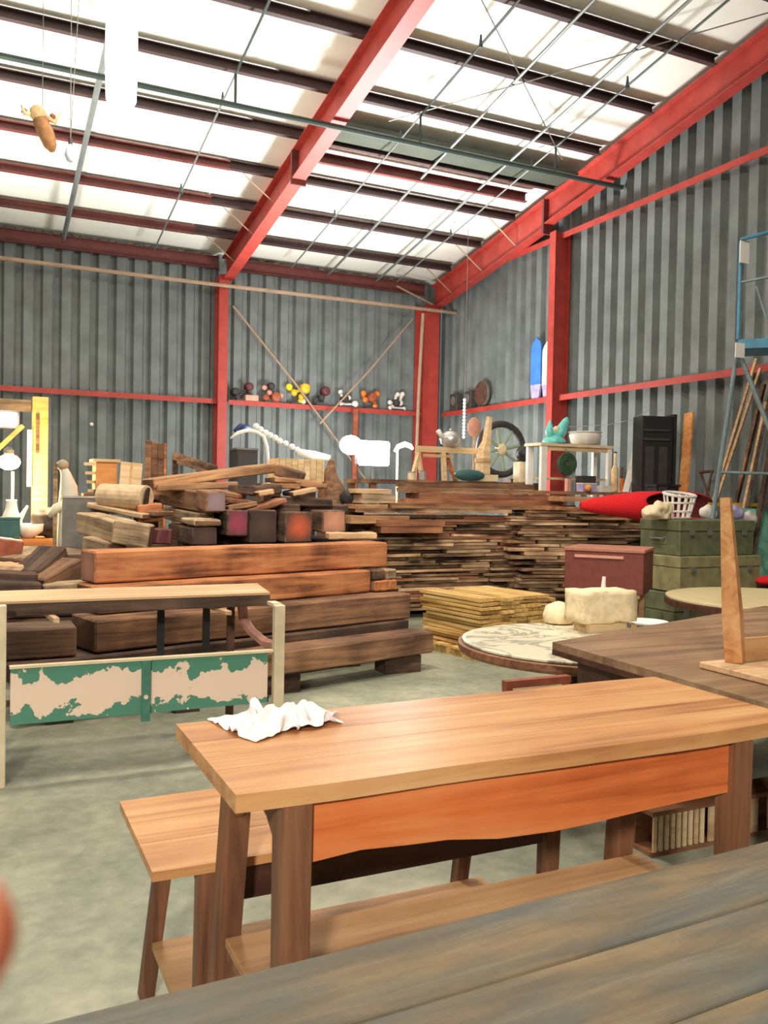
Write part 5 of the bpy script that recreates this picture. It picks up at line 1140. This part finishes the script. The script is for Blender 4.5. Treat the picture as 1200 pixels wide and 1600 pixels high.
r = (7.441,8.041,1.649,1.688)
t = thing('dark_stand', 'dark low stand in front of the black cabinet', 'stand', ((7.781,8.3,1.649)[0], 8.3, 0)); w2 = 0.2; zz = (7.822,8.3,1.65)[2]
obj('stand_top', B(-w2, w2, -0.1, 0.1, zz-0.03, zz), BLACK, t)
for x in (-w2+0.02, w2-0.05): obj('leg', B(x, x+0.03, -0.08, 0.08, 0, zz-0.031), BLACK, t)
# metal scrap stand
t = thing('iron_trestle', 'rusty iron trestle beside the ladder foot', 'trestle', (0, 0, 0))
obj('bar', T([(8.473,8.4,1.821), (8.626,8.3,1.84)], 0.02, 6), IRON, t); obj('leg', T([(8.507,8.4,1.822), (8.505,8.2,1.395)], 0.016, 6), IRON, t); obj('leg', T([(8.593,8.3,1.831), (8.478,8.3,1.351)], 0.016, 6), IRON, t)
g = (8.505,8.2,1.395); obj('leg', T([g, (g[0], g[1], 0)], 0.016, 6), IRON, t); g = (8.478,8.3,1.351); obj('leg', T([g, (g[0], g[1], 0)], 0.016, 6), IRON, t)

# ================================================================ BLUE ROLLING LADDER
YLd = 6.6
t = thing('rolling_ladder', 'blue rolling platform ladder with handrails by the right wall', 'ladder', (0, 0, 0))
def LP(px, py): pass
pt = {'tl': (7.459,6.9,3.286), 'tr': (7.476,6.2,3.275)}
def seg(nm, pts, r, mat): obj(nm, T(pts, r, 8), mat, t)
D = Vector((0.5, 0.42, 0))      # depth of the ladder towards the wall
a = Vector((7.472,6.9,3.218)); b = Vector((8.076,6.3,3.305)); zt_ = a.z
bm = bmesh.new(); q4 = [a, Vector((b.x, b.y, a.z)), Vector((b.x, b.y, a.z))+D*0.9, a+D*0.9]
lo_ = [bm.verts.new(v-Vector((0, 0, 0.10))) for v in q4]; hi_ = [bm.verts.new(v) for v in q4]
bm.faces.new(lo_[::-1]); bm.faces.new(hi_)
for i in range(4): bm.faces.new((lo_[i], lo_[(i+1) % 4], hi_[(i+1) % 4], hi_[i]))
obj('platform', bm, LADB, t)
seg('handrail', [a, (a.x, a.y, (7.421,6.9,4.244)[2]), (7.422,6.85,4.273), (8.024,6.3,4.444)], 0.02, LADB)
seg('mid_rail', [(a.x, a.y, (7.438,6.9,3.828)[2]), (8.047,6.3,3.949)], 0.016, LADG)
bb = a+D*0.5; seg('rear_post', [bb, (bb.x, bb.y, (7.67,6.9,4.244)[2])], 0.018, LADG)
seg('rail_brace', [(7.592,6.78,3.78), (7.689,6.7,3.379)], 0.014, LADG)
f1 = (7.418,7.1,1.495)
seg('front_leg', [a-Vector((0, 0, 0.1)), f1, (f1[0]-0.25, f1[1], 0.06)], 0.024, LADG)
seg('inclined_leg', [(a.x+0.02, a.y+0.02, a.z-0.1), (7.735,6.7,2.285), (8.053,6.2,0.969)], 0.026, LADG)
seg('cross_bar', [(7.432,7.05,1.778), (7.931,6.6,1.765)], 0.018, LADG)
obj('sign', B((7.356,6.85,3.098)[0]-0.02, (7.488,6.85,3.109)[0]-0.02, 6.80, 6.81, (7.426,6.85,3.001)[2], (7.419,6.85,3.158)[2]), WHITE, t)
obj('tag', B((7.405,6.88,4.1)[0], (7.538,6.88,4.118)[0], 6.84, 6.85, (7.465,6.88,4.026)[2], (7.456,6.88,4.258)[2]), WHITE, t)
obj('caster', lathe([(0.02, -0.02), (0.06, -0.018), (0.06, 0.018), (0.02, 0.02)], 12, (f1[0]-0.25, f1[1], 0.06), 'Y'), CHAR, t)
# wooden poles leaning behind the ladder
POLES = [((8.34,7.91,1.756), (8.46,7.524,3.174), TANB, 'pale pole leaning behind the ladder, left of a pair'), ((8.34,7.776,1.951), (8.46,7.463,3.052), TANB, 'pale pole leaning behind the ladder, right of a pair'),
  ((8.34,7.542,1.409), (8.46,7.375,2.641), TANB, 'pale pole leaning under the ladder platform'), ((8.38,7.661,1.562), (8.5,7.436,2.862), BEAMB, 'brown plank leaning behind the ladder'), ((8.38,7.489,1.563), (8.5,7.341,2.777), BEAMD, 'dark plank leaning behind the ladder'), ((8.38,7.303,1.565), (8.5,7.242,2.543), BEAMD, 'dark plank leaning at the right edge below the platform')]
for a_, b_, mt, lb in POLES:
    d = (Vector(b_)-Vector(a_)); k = a_[2]/d.z if d.z else 1; foot = Vector(a_)-d*k
    wd = 0.035 if mt is TANB else 0.12
    tag(obj('leaning_pole', BAR(foot, b_, wd, 0.03), mt), lb, 'pole')
# blue-green sheeting and yellow rail right of the trunks
SHEET = plain('aqua_plastic_sheet', (120, 178, 158), 0.3, 0, 0.4, 7, 0.5)
r = (7.854,8.604,0.466,1.373)
bm = bmesh.new(); N2 = 14; g = {}
for i in range(N2+1):
    for k in range(N2+1):
        x = r[0]+(r[1]-r[0])*i/N2; z = (r[2]-0.35)*(1-k/N2)*0+0.0 + r[3]*k/N2
        g[i, k] = bm.verts.new((x, 7.42+0.06*mn.noise(Vector((x*4, z*3, 2)))-0.25*(1-k/N2), z))
for i in range(N2):
    for k in range(N2): bm.faces.new((g[i, k], g[i+1, k], g[i+1, k+1], g[i, k+1]))
o = obj('plastic_sheet', bm, SHEET, None, True); sd = o.modifiers.new('thick', 'SOLIDIFY'); sd.thickness = 0.01; tag(o, 'crinkled blue-green plastic sheet right of the trunks', 'sheet')
tag(obj('yellow_rail', B((7.862,7.6,1.41)[0], (9.149,7.6,1.424)[0], 7.6, 7.64, (8.489,7.6,1.401)[2], (8.488,7.6,1.44)[2]), YELL), 'yellow rail above the blue-green sheet', 'rail')
for px, py, mt, lb, rad in (((7.432,7.2,1.336), 0, BONE, 'pale blue bundle behind the top trunk, left', .1), ((7.844,7.2,1.339), 0, LAV, 'white and blue bundle behind the top trunk, middle', .1), ((8.068,7.2,1.282), 0, BONE, 'white bundle behind the top trunk, right', .09)):
    bm = ball((0, 0, 0), rad, 3, (1.2, 0.7, 0.8))
    for v in bm.verts: v.co += v.normal*0.03*mn.noise(v.co*14)
    o = obj('plastic_bundle', bm, mt, None, True); o.location = (px[0], px[1], px[2]); tag(o, lb, 'bundle')
g = (7.848,7.2,1.23); tag(obj('bundle_shelf', B(g[0]-0.5, g[0]+0.2, 7.14, 7.26, 0, g[2]-0.06), BEAMD), 'dark case carrying the bundles behind the trunks', 'case')
g = (7.418,6.4,0.644); o = obj('red_cushion', ball((0, 0, 0), 0.14, 3, (1.2, 0.8, 0.4)), FELT, None, True); o.location = (g[0]+0.06, 6.4, g[2]); tag(o, 'red cushion at the right edge behind the round table', 'cushion')
tag(obj('cushion_stool', lathe([(0.14, 0), (0.12, 0.05), (0.1, g[2]-0.1), (0.15, g[2]-0.06)], 14, (g[0]+0.06, 6.4, 0)), BLACK), 'dark stool under the red cushion', 'stool')

# ================================================================ FINGERTIP IN FRONT OF THE LENS
def cpt(px, py, dist):
    return Vector((0, 0, 1.5)) + (fwd + rgt*((px-600)/1354.18) - upv*((py-800)/1354.18))*dist
tip = cpt(15, 1465, 0.086); back = cpt(-500, 1500, 0.088); back2 = cpt(-1000, 1560, 0.1); wr_ = cpt(-2200, 1900, 0.13)
t = thing('hand', 'blurred orange fingertip of the photographer at the lower left edge', 'hand', wr_)
ax = (tip-back).normalized()
pts = [tip-ax*f-wr_ for f in (0.0003, 0.001, 0.0025, 0.005, 0.009, 0.015, 0.03)] + [back2-wr_, cpt(-1600, 1700, 0.115)-wr_]
obj('finger', T(pts, [0.0016, 0.0036, 0.0056, 0.0072, 0.008, 0.0083, 0.0085, 0.0095, 0.011], 16), SKIN, t, True)
for k, (dx, dy) in enumerate(((0, 420), (60, 800), (180, 1150))):
    a = cpt(-1750, 1700+dy*0.6, 0.125)-wr_; b = cpt(-1150+dx, 1750+dy, 0.125)-wr_; c = cpt(-700+dx, 1800+dy*1.1, 0.13)-wr_
    obj('finger', T([a, b, c], [0.010, 0.009, 0.006], 10), SKIN, t, True)
a = cpt(-1700, 1750, 0.12)-wr_
bm = ball((0, 0, 0), 0.04, 3, (1, 0.45, 1)); o = obj('palm', bm, SKIN, t, True); o.location = cpt(-2100, 2150, 0.13)-wr_
